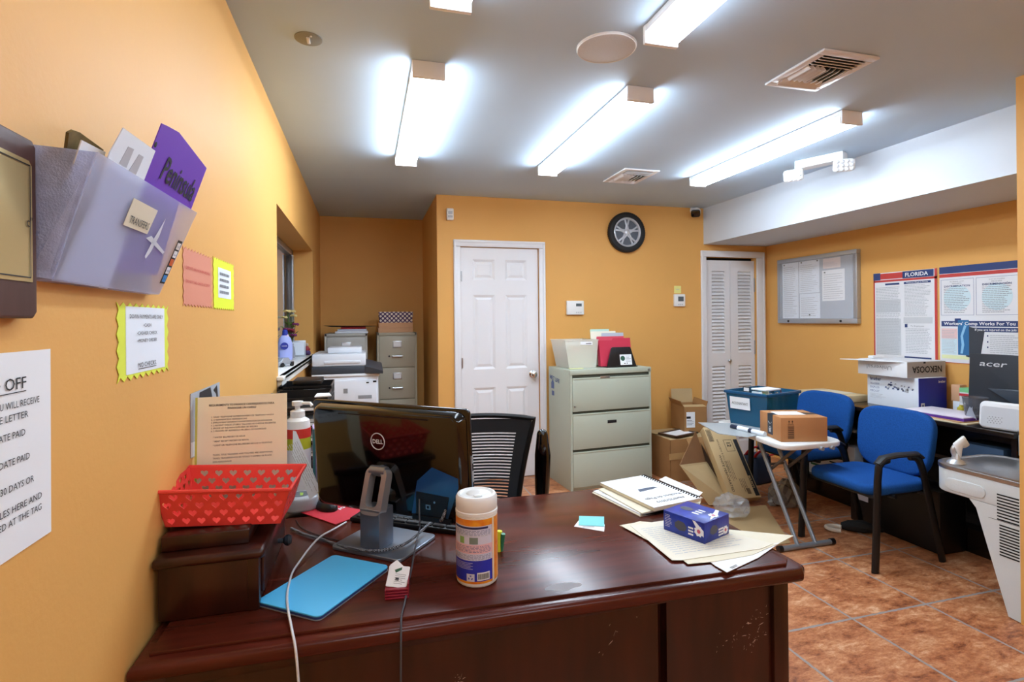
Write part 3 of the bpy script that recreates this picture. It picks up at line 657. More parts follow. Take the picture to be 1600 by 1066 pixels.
b = MB(mat('poster pink', 'E9C6C4', .7)); b.quad(K, y(.012), y(.115), 1.24, 1.31, lift=.003); b.quad(K, y(.012), y(.19), 1.1, 1.125, mat('poster yellow', 'E2E8B5', .7), lift=.003); t.wpart('colour_panel', b)
b = MB(mat('xray blue', '2E6FA3', .5)); b.quad(K, y(.12), y(.19), 1.13, 1.37, lift=.0034); b.prism([(y(.17), 1.12), (y(.255), 1.105), (y(.285), 1.3), (y(.17), 1.33)], .0028, .0032, mat('photo charcoal', '3A4049', .5), K)
b.prism([(y(.135), 1.14), (y(.15), 1.14), (y(.16), 1.2), (y(.152), 1.26), (y(.175), 1.33), (y(.16), 1.335), (y(.137), 1.26), (y(.143), 1.2)], .0036, .004, mat('xray light', '8CC3E4', .5), K); t.wpart('xray_photo', b)
b = MB(M_inkg); 
for cx, w1, w2 in ((.116, ('FLORIDA LAW', 'PROHIBITS'), 'DISCRIMINATION'), (.357, ('LA LEY DE LA FLORIDA', 'PROHIBE'), 'DISCRIMINACI\u00d3N')):
    b.text(w1[0], .011, K @ TR(y(cx), 1.632, .003), w=.09); b.text(w1[1], .011, K @ TR(y(cx), 1.618, .003), w=.06); b.text(w2, .018, K @ TR(y(cx), 1.598, .003), M_navy, w=.165, bold=.02)
    b.lines(K, y(cx - .085), y(cx + .085), 1.415, 1.592, 15, M_inkg, .3, 11 + int(cx * 50), .0036, .3)
b.text("Workers' Comp Works For You", .03, K @ TR(y(.245), 1.335, .0034), M_paper, w=.43, bold=.02); b.text('If you are injured on the job:', .02, K @ TR(y(.347), 1.298, .0034), M_paper, w=.24, bold=.02)
b.lines(K, y(.315), y(.475), 1.115, 1.275, 13, M_inkl, .35, 21, .0036, .2); b.lines(K, y(.016), y(.112), 1.135, 1.3, 16, M_inkl, .3, 22, .0038, .2)
for zz in (1.26, 1.22, 1.185): b.quad(K, y(.298), y(.306), zz, zz + .01, M_navy, .0036)
t.wpart('lettering', b)
# ------------------------------------------------------------------ alcove: filing cabinets, printer, sill
def filing_cabinet(x0, x1, yf, yb, zt, label, n, m, plates):
    t = Thing('filing_cabinet', label, 'filing cabinet', ((x0 + x1) / 2, (yf + yb) / 2, 0))
    b = MB(m); b.bx(x0, x1, yf + .012, yb, .0, zt, bev=.003)
    b.bx(x0, x0 + .018, yf, yf + .02, 0, zt); b.bx(x1 - .018, x1, yf, yf + .02, 0, zt); b.bx(x0, x1, yf, yf + .02, zt - .025, zt, bev=.002)
    t.wpart('body', b)
    h = (zt - .03 - .05) / n; xc = (x0 + x1) / 2
    for i in range(n):
        z0 = .05 + i * h
        b = MB(m); b.bx(x0 + .02, x1 - .02, yf - .004, yf + .02, z0 + .004, z0 + h - .004, bev=.004); d = t.wpart('drawer', b)
        b = MB(M_steel); b.tube([(xc - .045, yf - .004, z0 + h * .36), (xc - .045, yf - .028, z0 + h * .36), (xc + .045, yf - .028, z0 + h * .36), (xc + .045, yf - .004, z0 + h * .36)], .008); t.wpart('handle', b, d)
        b = MB(M_steel); b.bx(xc - .042, xc + .042, yf - .007, yf - .003, z0 + h * .62, z0 + h * .84, bev=.002); q = t.wpart('label_holder', b, d)

        b = MB(M_paper); b.bx(xc - .035, xc + .035, yf - .0085, yf - .0068, z0 + h * .65, z0 + h * .81); t.wpart('label_card', b, d)
        b = MB(M_dark); b.cyl((xc - .075, yf - .003, z0 + h * .36), (xc - .075, yf - .01, z0 + h * .36), .009); t.wpart('latch', b, d)
filing_cabinet(-.357, .014, 5.05, 5.70, 1.29, 'beige filing cabinet in the alcove half hidden behind the white printer', 4, mat('grey beige steel', 'AFAEA8', .42), 0)
filing_cabinet(.103, .474, 5.2, 5.71, 1.288, 'taller-looking beige filing cabinet right of the printer with patterned box on top', 4, M_beige, 0)
# on the left cabinet
_tb = MB(M_black); _tb.raw([(-.37, 5.07, .074), (.11, 5.07, .066), (.11, 5.5, .062), (-.37, 5.5, .07), (-.30, 5.12, .0595), (.05, 5.12, .0595), (.05, 5.45, .0595), (-.30, 5.45, .0595)], [(0, 1, 2, 3), (7, 6, 5, 4), (0, 4, 5, 1), (1, 5, 6, 2), (2, 6, 7, 3), (3, 7, 4, 0)])
solo('document_tray', _tb, 'wide black tray topping the paper pile on the left filing cabinet', 'tray', (0, 0, 1.2905), 0)
for k, (z, c, lb, x0, x1) in enumerate(((.0005, 'DFE3EC', 'lowest white folder pile on the left filing cabinet under the red binder', -.27, .02), (.0195, 'C3CADB', 'bluish folder pile in the middle of the stack on the left filing cabinet', -.25, .01), (.0385, 'AF2B33', 'red binder near the top of the stack on the left filing cabinet', -.22, 0))):
    solo('file_folder', MB(mat('stack %d' % k, c, .6)).bx(x0, x1, 5.12, 5.42, 0, .0185 if k < 2 else .0205, bev=.003), lb, 'folder', (0, 0, 1.2905 + z), 0)
# boxes on the right cabinet
def pattern_mat():
    m = mat('purple dotted paper', '4A3563', .6); nt = m.node_tree
    tc = nt.nodes.new('ShaderNodeTexCoord'); sp = nt.nodes.new('ShaderNodeSeparateXYZ'); cb = nt.nodes.new('ShaderNodeCombineXYZ'); mp = nt.nodes.new('ShaderNodeMapping'); mp.inputs['Scale'].default_value = (34, 34, 34); mp.inputs['Rotation'].default_value = (0, 0, PI / 4)
    nt.links.new(tc.outputs['Object'], sp.inputs[0]); nt.links.new(sp.outputs[0], cb.inputs[0]); nt.links.new(sp.outputs[2], cb.inputs[1])
    nt.links.new(cb.outputs[0], mp.inputs[0]); v = nt.nodes.new('ShaderNodeTexVoronoi'); v.voronoi_dimensions = '2D'; v.inputs['Randomness'].default_value = 0; v.inputs['Scale'].default_value = 1; nt.links.new(mp.outputs[0], v.inputs['Vector'])
    cr = nt.nodes.new('ShaderNodeValToRGB'); cr.color_ramp.interpolation = 'CONSTANT'; cr.color_ramp.elements[0].color = lin('E9DFD2'); cr.color_ramp.elements[1].position = .36; cr.color_ramp.elements[1].color = lin('4A2F5C')
    nt.links.new(v.outputs['Distance'], cr.inputs[0]); nt.links.new(cr.outputs[0], nt.nodes['Principled BSDF'].inputs['Base Color']); return m
M_peach = mat('peach card', 'D9A982', .7)
solo('cardboard_box', MB(M_peach).bx(-.16, .165, -.12, .12, 0, .045, bev=.003).bx(-.163, .168, -.123, .123, .035, .047, bev=.002), 'peach flat box directly on the right filing cabinet', 'box', (.275, 5.37, 1.2885))
solo('cardboard_box', MB(M_peach).bx(-.16, .16, -.12, .12, 0, .045, bev=.003).bx(-.163, .163, -.123, .123, .03, .047, bev=.002), 'peach flat box in the middle of the pile on the right filing cabinet', 'box', (.282, 5.37, 1.336))
t = Thing('gift_box', 'purple dotted box on the peach boxes above the right filing cabinet', 'box', (.285, 5.37, 1.3835))
b = MB(pattern_mat()); b.bx(-.155, .155, -.115, .115, 0, .1, bev=.002); bo = t.part('body', b); b = MB(pattern_mat()); b.bx(-.16, .16, -.12, .12, .055, .105, bev=.002); t.part('lid', b)
# multifunction printer
t = Thing('printer', 'large white office printer with dark grey band standing in the alcove', 'printer', (-.14, 4.45, 0))
M_pw = mat('printer white', 'DDE1E8', .4); M_pd = mat('printer dark', '3A414B', .4)
b = MB(M_pw); b.bx(-.385, .09, 4.2, 4.75, .42, .985, bev=.01); b.bx(-.39, .10, 4.19, 4.76, .985, 1.005, bev=.004); t.wpart('body', b)
b = MB(M_dark); b.bx(-.37, .08, 4.22, 4.74, .0, .42, bev=.005); t.wpart('stand', b)
b = MB(M_pw); b.bx(-.37, .075, 4.186, 4.2, .74, .955, bev=.006); b.bx(-.37, .075, 4.186, 4.2, .45, .72, bev=.006); fd = t.wpart('paper_drawer', b)
b = MB(M_inkg); b.bx(-.165, -.135, 4.184, 4.187, .86, .895); b.bx(-.06, .04, 4.184, 4.187, .815, .84); b.bx(0, .02, 4.184, 4.187, .93, .94, M_ink); b.bx(.05, .075, 4.184, 4.187, .935, .948, M_ink); t.wpart('marking', b, fd)
b = MB(M_pd); b.bx(-.39, -.01, 4.19, 4.74, 1.005, 1.062, bev=.004); b.raw([(-.01, 4.19, 1.005), (.123, 4.13, 1.005), (.123, 4.13, 1.025), (-.01, 4.19, 1.062), (-.01, 4.6, 1.005), (.123, 4.5, 1.005), (.123, 4.5, 1.06), (-.01, 4.6, 1.09)], [(0, 1, 2, 3), (7, 6, 5, 4), (0, 4, 5, 1), (1, 5, 6, 2), (2, 6, 7, 3), (3, 7, 4, 0)]); t.wpart('control_panel', b)
b = MB(M_pw); b.bx(-.388, .0, 4.2, 4.72, 1.062, 1.155, bev=.012); b.bx(-.30, -.04, 4.192, 4.205, 1.085, 1.105, bev=.003); t.wpart('scanner_lid', b)
b = MB(M_pw); b.bx(-.285, -.03, 4.3, 4.6, 1.155, 1.2, bev=.01); t.wpart('paper_feeder', b)
# window sill things
SZ = WZ0 + .022
t = Thing('lotion_bottle', 'pale blue lotion bottle with dark blue cap on the window sill', 'bottle', (-.565, 4.16, SZ))
M_lot = mat('pale blue bottle', 'A9B4EE', .3); S = Matrix.Diagonal((1, .6, 1, 1))
b = MB(M_lot); b.lathe([(.04, 0), (.05, .006), (.052, .07), (.05, .12), (.04, .16), (.025, .178), (.018, .182)], 28, None, TR(rz=.3) @ S); bo = t.part('bottle_body', b)
b = MB(mat('dark blue cap', '2B3FA8', .3)); b.lathe([(.018, .182), (.02, .184), (.018, .215), (.012, .222), (.001, .223)], 20); t.part('cap', b)
b = MB(mat('pump pink', 'D9C6E8', .4)); b.lathe([(.026, .17), (.024, .184), (.02, .19), (.001, .19)], 20, None, S); t.part('collar', b)
K = FR((.0, -.0335, .105), (1, .3, 0), (0, 0, 1)); b = MB(mat('navy disc', '24359A', .4)); b.lathe([(.026, .0), (.026, .002), (.001, .0022)], 28, None, K); ld = t.part('brand_disc', b, bo); b = MB(M_paper); b.text('NIVEA', .012, K @ TR(0, -.004, .0022), w=.036); t.part('lettering', b, ld)
t = Thing('toy_car', 'small silver toy car on the near end of the window sill', 'toy car', (-.5, 3.58, SZ), math.radians(62))
b = MB(mat('toy car silver', 'A9AEB6', .25, metal=.4)); b.prism([(-.075, .012), (.075, .012), (.077, .03), (.04, .035), (.022, .055), (-.035, .055), (-.05, .036), (-.077, .032)], -.028, .028, M=FR((0, 0, 0), (1, 0, 0), (0, 0, 1)), bev=.004); bo = t.part('car_body', b)
b = MB(mat('toy car red', 'B5382E', .3)); b.bx(-.079, -.07, -.02, .02, .022, .034); b.bx(.05, .078, -.02, .02, .014, .02); t.part('trim', b)
for x in (-.048, .048):
    for y in (-.03, .03): b = MB(M_black); b.cyl((x, y - .006, .014), (x, y + .006, .014), .014, seg=18); t.part('wheel', b)
t = Thing('flower_vase', 'small vase of yellow, red and green artificial flowers on the sill by the window', 'vase', (-.562, 4.42, SZ))
b = MB(mat('vase grey', '9A9CA8', .3)); b.lathe([(.03, 0), (.036, .03), (.03, .08), (.022, .1), (.026, .11)], 20); t.part('vase', b)
rnd = random.Random(4); lf = MB(mat('leaf green', '5E7A32', .6)); st = MB(mat('stem green', '4C5E2A', .6)); fl = [MB(mat('flower yellow', 'D9C98A', .6)), MB(mat('flower crimson', '8E2340', .6)), MB(mat('flower plum', '7B2F63', .6))]
for i in range(16):
    a = rnd.uniform(0, 6.28); r = rnd.uniform(.01, .05); h = rnd.uniform(.16, .34) if i % 3 else .36
    p = Vector((r * math.cos(a), r * math.sin(a), h)); st.tube([(0, 0, .08), (p.x * .4, p.y * .4, h * .6), tuple(p)], .0022, 5)
    f = fl[0 if h > .27 else (1 + i % 2)]
    for k in range(7): aa = k * .9; f.sphere((p.x + .016 * math.cos(aa), p.y + .016 * math.sin(aa), p.z + .006 * (k % 2)), (.012, .007, .006) if k else .01, None, 8)
    for k in range(2):
        aa = rnd.uniform(0, 6.28); q = p * .7; e = q + Vector((.045 * math.cos(aa), .045 * math.sin(aa), .03)); m_ = (q + e) / 2; s = Vector((-math.sin(aa), math.cos(aa), 0)) * .011
        lf.raw([tuple(q), tuple(m_ + s), tuple(e), tuple(m_ - s), tuple(m_ + Vector((0, 0, .004)))], [(0, 1, 4), (1, 2, 4), (2, 3, 4), (3, 0, 4)])
t.part('stem', st); t.part('foliage', lf); t.part('yellow_flower', fl[0]); t.part('crimson_flower', fl[1]); t.part('plum_flower', fl[2])
t = Thing('picture_frame', 'small silver picture frame on the sill behind the lotion bottle', 'picture frame', (-.52, 4.55, SZ), .15)
b = MB(M_alu); b.bx(-.055, .055, -.006, .006, 0, .13, bev=.003); fo = t.part('frame', b); b = MB(M_paperb); b.bx(-.043, .043, -.0075, -.005, .014, .116); t.part('picture', b)
b = MB(M_alu); b.bx(-.02, .02, .004, .05, 0, .004); t.part('prop', b)
t = Thing('figurine', 'little purple and red figurine at the far end of the window sill', 'figurine', (-.475, 4.72, SZ))
b = MB(mat('figurine purple', '4C2F63', .5)); b.sphere((0, 0, .022), (.032, .026, .022)); b.sphere((.02, -.02, .015), .014); t.part('base', b)
b = MB(mat('figurine red', 'A83A40', .5)); b.sphere((0, 0, .055), (.022, .018, .024)); b.sphere((.02, -.004, .05), .01); b.sphere((-.02, -.004, .05), .01); t.part('body', b)
b = MB(mat('figurine skin', 'D2B6A0', .5)); b.sphere((0, -.002, .088), .015); t.part('head', b)

# ------------------------------------------------------------------ lateral file and what stands on it
LF = (1.592, 4.03, 0); LA = math.radians(4)
t = Thing('lateral_file_cabinet', 'wide grey green three-drawer lateral file cabinet beside the white door', 'filing cabinet', LF, LA)
b = MB(M_lat); b.bx(0, .762, .012, .44, 0, .985, bev=.004); b.bx(0, .018, 0, .02, 0, .96); b.bx(.744, .762, 0, .02, 0, .96); b.bx(-.002, .764, -.004, .03, .945, .987, bev=.004); t.part('body', b)
b = MB(mat('recess grey', '4E5247', .7)); b.bx(.018, .744, .0085, .0115, .03, .945); t.part('recess', b)
for i, (z0, z1) in enumerate(((.03, .315), (.338, .625), (.648, .917))):
    b = MB(M_lat); b.bx(.02, .742, -.006, .012, z0, z1, bev=.003); b.bx(.02, .742, -.008, -.002, z1 - .012, z1 + .004, bev=.003); d = t.part('drawer', b)
    if i == 1: b = MB(M_ink); b.bx(.335, .42, -.008, -.005, z1 - .09, z1 - .065, bev=.002); t.part('label_holder', b, d)
    if i == 2: b = MB(M_steel); b.bx(.27, .36, -.01, -.005, z1 - .006, z1 + .012, bev=.002); t.part('label_holder', b, d)
b = MB(M_steel); b.cyl((.738, -.004, .966), (.738, -.01, .966), .009); b.cyl((.036, -.006, .69), (.036, -.01, .69), .008); t.part('lock', b)
b = MB(M_inkb); K = FR((-.0006, .42, .8), (0, -1, 0), (0, 0, 1)); b.text('MET LIFE', .05, K @ TR(.11, .07, 0, rz=-.12), w=.2, bold=.02); b.prism([(.04, -.0), (.1, -.0), (.1, .05), (.07, .08), (.04, .05)], 0, .001, None, K); b.prism([(.05, -.06), (.1, -.06), (.1, -.02), (.05, -.02)], 0, .001, None, K); t.part('sticker', b)
t = Thing('plastic_bin', 'clear slanted plastic file bin on the grey green cabinet, left of the black sorter', 'bin', (1.76, 4.3, .9875), LA)
M_bin = mat('cloudy plastic bin', 'ECEBE0', .3, alpha=.45)
b = MB(M_bin)
b.prism([(-.13, -.12), (.125, -.12), (.125, .14), (-.13, .14)], 0, .004)
def wallq(p, n):
    q = [Vector(v) for v in p]; n = Vector(n); b.raw([tuple(v) for v in q] + [tuple(v + n) for v in q], [(0, 1, 2, 3), (7, 6, 5, 4), (0, 4, 5, 1), (1, 5, 6, 2), (2, 6, 7, 3), (3, 7, 4, 0)])
wallq([(-.13, -.12, 0), (.125, -.12, 0), (.135, -.14, .235), (-.175, -.14, .235)], (0, .003, 0)); wallq([(-.13, .14, 0), (.125, .14, 0), (.135, .15, .235), (-.175, .15, .235)], (0, .003, 0))
wallq([(-.13, -.12, 0), (-.13, .14, 0), (-.175, .15, .235), (-.175, -.14, .235)], (.003, 0, 0)); wallq([(.125, -.12, 0), (.125, .14, 0), (.135, .15, .235), (.135, -.14, .235)], (-.003, 0, 0))
b.tube([(-.178, -.143, .235), (.138, -.143, .235), (.138, .153, .235), (-.178, .153, .235)], .004, 6, closed=True); bo = t.part('bin_body', b)
b = MB(M_paper); b.bx(-.03, .08, -.1405, -.139, .195, .222); b.bx(.02, .07, -.1415, -.14, .204, .21, M_ink); t.part('name_tag', b, bo)
for k, (y, c, lb) in enumerate(((-.095, 'F0EBC8', 'cream sheets standing in the clear bin, nearest its front'), (-.05, 'E6E6DE', 'white sheets standing in the clear bin, behind the cream ones'), (.03, 'D9DDD2', 'grey white folder at the back of the clear bin'))):
    pb = MB(mat('bin paper %d' % k, c, .7)); pb.bx(-.125, .115, -.004, .004, 0, .19 + .012 * k)
    if k == 0: pb.bx(-.09, -.02, -.0055, -.004, .13, .165, mat('peach print', 'F0B8A0', .7))
    v = t.M @ Vector((0, y, .0045)); solo('paper_stack', pb, lb, 'paper', tuple(v), LA)
solo('paper_pad', MB(mat('pale yellow pad', 'DCDCA8', .7)).bx(-.06, .06, -.02, .02, 0, .006), 'thin pale yellow pad lying on the front left edge of the grey green cabinet', 'note pad', (1.68, 4.12, .9875), LA)
t = Thing('file_sorter', 'black slanted desktop file sorter on the grey green cabinet with small white card', 'file sorter', (2.11, 4.24, .9875), LA)
b = MB(M_black); b.prism([(-.145, 0), (.145, 0), (.105, .165), (.095, .172), (-.075, .172), (-.085, .165)], -.012, .0, M=FR((0, -.09, 0), (1, 0, 0), (0, .18, 1)), bev=.003)
b.bx(-.15, .15, -.1, .11, 0, .006, bev=.002)
for k in range(3): b.prism([(-.14, 0), (.14, 0), (.1, .15 - .0 * k), (-.08, .15)], -.004, .0, M=FR((0, -.045 + k * .05, .005), (1, 0, 0), (0, .12, 1)))
bo = t.part('sorter_body', b)
K = FR((.045, -.0775, .06), (1, 0, 0), (0, .18, 1)); b = MB(M_paper); b.prism(rrect(.115, .09, .003), 0.0, .002, M=K); cd_ = t.part('card', b, bo); b = MB(M_inkg); b.lines(K, -.0, .05, -.02, .035, 5, None, .3, 3, .003); b.lathe([(.022, .0022), (.001, .003)], 20, mat('card green', '2F5B4A', .6), K @ TR(-.03, .012)); b.bx(-.02, -.008, -.036, -.028, .002, .003, M_ink, M=K); b.bx(.005, .012, -.036, -.026, .002, .003, M_ink, M=K); t.part('printed_mark', b, cd_)
for k, (y, c, x0, x1, h, lb) in enumerate(((-.052, 'C4304A', -.185, .125, .24, 'red folder in the black sorter, nearest its front'), (-.005, 'D24A5E', -.18, .09, .255, 'pinkish red folder behind the red one in the black sorter'), (.028, 'B9C0CC', -.11, .11, .285, 'grey backed sheet standing in the black sorter behind the red folders'), (.06, 'F0EAD6', -.2, .05, .30, 'cream sheets standing tallest at the left of the black sorter'), (.085, 'BFE0CF', -.19, .0, .318, 'pale green sheet rearmost in the black sorter'))):
    pb = MB(mat('sorter sheet %d' % k, c, .65)); pb.prism([(x0, 0), (x1, 0), (x1, h), (x0 + .14 if k == 0 else x0 + .005, h), (x0 + .13 if k == 0 else x0 + .003, h - .018 if k == 0 else h - .002), (x0, h - .018)], -.003, .0, M=FR((0, 0, 0), (1, 0, 0), (0, .14, 1)))
    v = t.M @ Vector((0, y, .0075)); solo('file_folder' if k < 2 else 'paper_sheet', pb, lb, 'folder' if k < 2 else 'paper', tuple(v), LA)
# cartons between the cabinet and the closet door
def carton(name, label, loc, rz, w, d, h, flaps, m=M_card, extra=None):
    t = Thing(name, label, 'cardboard box', loc, rz); th = .005
    b = MB(m); b.bx(-w / 2, w / 2, -d / 2, d / 2, 0, th)
    for a, c, e, g in ((-w / 2, w / 2, -d / 2, -d / 2 + th), (-w / 2, w / 2, d / 2 - th, d / 2), (-w / 2, -w / 2 + th, -d / 2, d / 2), (w / 2 - th, w / 2, -d / 2, d / 2)): b.bx(a, c, e, g, 0, h)
    t.part('box_body', b)
    for side, ang, ln in flaps:                              # angle from vertical, outwards positive
        b = MB(M_cardl if side in 'bf' else m); L = w if side in 'fb' else d
        b.bx(-L / 2 + .004, L / 2 - .004, -th / 2, th / 2, 0, ln)
        q = {'f': 0, 'b': PI, 'l': -PI / 2, 'r': PI / 2}[side]; off = d / 2 if side in 'fb' else w / 2
        bmesh.ops.transform(b.bm, matrix=Matrix.Rotation(q, 4, 'Z') @ TR(0, -off + th / 2, h - .001, rx=ang), verts=b.bm.verts); t.part('flap', b)
    return t
t = carton('cardboard_box', 'brown carton on the floor beside the grey green cabinet, under the open carton', (2.69, 4.24, 0), .06, .42, .42, .36, [('f', -PI / 2 + .03, .2), ('b', -PI / 2 + .05, .2)])
b = MB(mat('packing tape', 'C09A66', .25, spec=.6)); b.bx(-.222, .222, -.2125, -.2105, .19, .245); t.part('tape', b)
t2 = Thing('picture_frame', 'thin dark empty frame lying on the lower brown carton', 'frame', (2.66, 4.16, .376), .35)
b = MB(mat('dark brown frame', '4A3527', .4)); 
for a, c, e, g in ((-.15, .15, -.1, -.08), (-.15, .15, .08, .1), (-.15, -.13, -.1, .1), (.13, .15, -.1, .1)): b.bx(a, c, e, g, 0, .014, bev=.002)
t2.part('frame', b); b = MB(M_paper); b.bx(-.13, .13, -.08, .08, .0, .006); t2.part('mount', b)
t = carton('cardboard_box', 'open brown carton with white shipping label on top of the lower carton', (2.875, 4.32, .376), -.16, .215, .28, .225, [('b', .12, .13), ('l', .5, .06), ('f', -1.45, .07), ('r', .3, .05)])
b = MB(M_paper); b.bx(-.085, -.005, -.1425, -.1405, .04, .18); lb = t.part('shipping_label', b); b = MB(M_ink); K = FR((-.045, -.1426, .11), (1, 0, 0), (0, 0, 1)); b.lines(K, -.036, .036, -.05, .0, 4, None, .3, 2, .0006); b.quad(K, -.04, .0, .01, .03, lift=.0006); t.part('lettering', b, lb)
# ------------------------------------------------------------------ the big desk
DZ = .765; DR = math.radians(-1.4)
t = Thing('executive_desk', 'large glossy mahogany desk filling the foreground', 'desk', (.33, 1.5, 0), 0)
b = MB(M_wood); top = [(-.436, 1.148), (1.07, 1.111), (1.095, 1.135), (1.105, 1.835), (1.085, 1.86), (-.436, 1.885)]
b.prism(top, .722, .757, bev=.014, seg=4)
def inset(p, d):
    c = Vector((.33, 1.5)); return [((c.x + (x - c.x) * (1 - d / abs(x - c.x))) if x > -.43 or 1 else x, c.y + (y - c.y) * (1 - d / abs(y - c.y))) for x, y in p]
b.prism(inset(top, .028), .755, DZ, bev=.003, seg=2); dt = t.wpart('desk_top', b)
b = MB(mat('worn patch', '8E8A8C', .6))
rnd = random.Random(3)
P0 = PZ(880, 917, DZ)
b.prism([(P0.x + (.036 * math.cos(a) + .004 * rnd.uniform(-1, 1)) * (1 + .35 * math.cos(2 * a)), P0.y + .02 * math.sin(a) * rnd.uniform(.75, 1.1)) for a in [i * 2 * PI / 22 for i in range(22)]], DZ, DZ + .0003); t.wpart('worn_patch', b, dt)
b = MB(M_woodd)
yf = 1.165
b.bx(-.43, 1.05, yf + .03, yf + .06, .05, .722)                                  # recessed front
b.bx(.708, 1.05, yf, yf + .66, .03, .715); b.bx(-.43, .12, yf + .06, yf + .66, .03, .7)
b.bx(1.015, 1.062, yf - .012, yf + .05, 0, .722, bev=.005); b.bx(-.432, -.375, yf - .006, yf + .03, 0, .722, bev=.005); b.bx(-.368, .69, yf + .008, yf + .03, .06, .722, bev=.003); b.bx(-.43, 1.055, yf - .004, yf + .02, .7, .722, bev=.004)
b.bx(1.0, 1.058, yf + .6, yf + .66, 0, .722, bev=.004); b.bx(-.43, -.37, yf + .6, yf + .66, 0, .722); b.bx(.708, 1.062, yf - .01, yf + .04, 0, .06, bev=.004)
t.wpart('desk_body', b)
b = MB(mat('bare wood scratch', 'CDBBB0', .7)); rnd = random.Random(11)
K = FR((0, yf - .0006, 0), (1, 0, 0), (0, 0, 1))
def scuff(cx, cz, sx, sz, n, lift=.0004):
    for i in range(n):
        x = cx + rnd.gauss(0, sx); z = cz + rnd.gauss(0, sz) + (x - cx) * .5; L = rnd.uniform(.001, .006) * (1 if rnd.random() < .8 else 2.2); a = rnd.uniform(-.7, 1.3); q = rnd.uniform(.0003, .0011)
        if x > 1.01: continue
        b.prism([(x, z), (x + L * math.cos(a), z + L * math.sin(a) - q), (x + L * 1.3 * math.cos(a), z + L * 1.3 * math.sin(a)), (x + L * math.cos(a) * .5, z + L * math.sin(a) * .5 + q)], lift, lift + .0003, M=K)
scuff(.93, .60, .045, .01, 34); scuff(.965, .57, .022, .012, 22); t.wpart('scratch', b)
b = MB(mat('bare wood scratch', 'CDBBB0', .7)); K = FR((0, yf + .0074, 0), (1, 0, 0), (0, 0, 1)); scuff(.19, .60, .008, .012, 18); scuff(.56, .62, .03, .02, 7); t.wpart('scratch', b)
# riser with a drawer, at the wall end of the desk
RX0, RX1, RY0, RY1 = XL + .004, -.236, 1.285, 1.66
t = Thing('desk_riser', 'dark mahogany desktop drawer unit on the left end of the desk', 'desk organizer', (-.34, 1.47, DZ))
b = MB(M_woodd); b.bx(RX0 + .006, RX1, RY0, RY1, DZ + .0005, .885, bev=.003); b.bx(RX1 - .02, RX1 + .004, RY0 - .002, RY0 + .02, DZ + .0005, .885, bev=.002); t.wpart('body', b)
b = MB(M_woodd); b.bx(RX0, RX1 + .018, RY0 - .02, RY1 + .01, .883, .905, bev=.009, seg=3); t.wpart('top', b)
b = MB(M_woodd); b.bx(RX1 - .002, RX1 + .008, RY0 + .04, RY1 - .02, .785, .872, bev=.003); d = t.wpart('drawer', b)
b = MB(M_dark); b.lathe([(.006, 0), (.006, .012), (.013, .018), (.015, .026), (.01, .033), (.001, .034)], 20, None, FR((RX1 + .008, 1.52, .822), (0, 1, 0), (0, 0, 1))); t.wpart('drawer_knob', b, d)
t = Thing('wooden_box', 'low dark wooden tray on the drawer unit, under the red basket', 'tray', (-.34, 1.40, .9055))
b = MB(M_woodd); b.bx(-.09, .085, -.095, .09, 0, .033, bev=.004); t.part('tray_body', b)
# heart basket
def heart(cx, cy, s):
    p = []
    for i in range(14):
        a = 2 * PI * i / 14; x = 16 * math.sin(a) ** 3; y = 13 * math.cos(a) - 5 * math.cos(2 * a) - 2 * math.cos(3 * a) - math.cos(4 * a); p.append((cx + x * s / 32, cy + (y + 2) * s / 32))
    return p
def pierced(mb, quad3, rows, cols, W, Hh, th, nrm, hs=.021):
    """a basket wall: a plate with heart holes mapped on a 3D quad (bl, br, tr, tl)"""
    bm2 = bmesh.new(); ed = []
    def loop(pts):
        v = [bm2.verts.new((x, y, 0)) for x, y in pts]
        for i in range(len(v)): ed.append(bm2.edges.new((v[i], v[(i + 1) % len(v)])))
    loop([(0, 0), (W, 0), (W, Hh), (0, Hh)])
    for r in range(rows):
        n = cols - (r % 2)
        for c in range(n): loop(heart(W * (c + .5 + (r % 2) * .5) / cols, Hh * (r + .55) / rows * .88 + Hh * .03, hs))
    bmesh.ops.triangle_fill(bm2, use_beauty=True, use_dissolve=False, edges=ed, normal=(0, 0, 1))
    bm2.verts.index_update(); A = [Vector(q) for q in quad3]; nv = Vector(nrm).normalized() * th
    co = []
    for v in bm2.verts:
        u, w_ = v.co.x / W, v.co.y / Hh; co.append((A[0] * (1 - u) + A[1] * u) * (1 - w_) + (A[3] * (1 - u) + A[2] * u) * w_)
    fs = [[v.index for v in f.verts] for f in bm2.faces]; be = [(e.verts[0].index, e.verts[1].index) for e in bm2.edges if len(e.link_faces) == 1]
    n = len(co); mb.raw([tuple(c) for c in co] + [tuple(c + nv) for c in co], fs + [[i + n for i in f[::-1]] for f in fs] + [(a, c, c + n, a + n) for a, c in be]); bm2.free()
M_bask = mat('red basket plastic', 'E8443C', .35, coat=.2)
t = Thing('storage_basket', 'red plastic basket with heart cut-outs on the desk drawer unit', 'basket', (-.31, 1.425, .9395), math.radians(-3))
bw, bd, tw, td, hh = .120, .085, .139, .102, .084
q = {'f': [(-bw, -bd, 0), (bw, -bd, 0), (tw, -td, hh), (-tw, -td, hh)], 'b': [(bw, bd, 0), (-bw, bd, 0), (-tw, td, hh), (tw, td, hh)], 'l': [(-bw, bd, 0), (-bw, -bd, 0), (-tw, -td, hh), (-tw, td, hh)], 'r': [(bw, -bd, 0), (bw, bd, 0), (tw, td, hh), (tw, -td, hh)]}
nn = {'f': (0, 1, 0), 'b': (0, -1, 0), 'l': (1, 0, 0), 'r': (-1, 0, 0)}
tilt = Matrix.Rotation(math.radians(3.2), 4, 'Y')
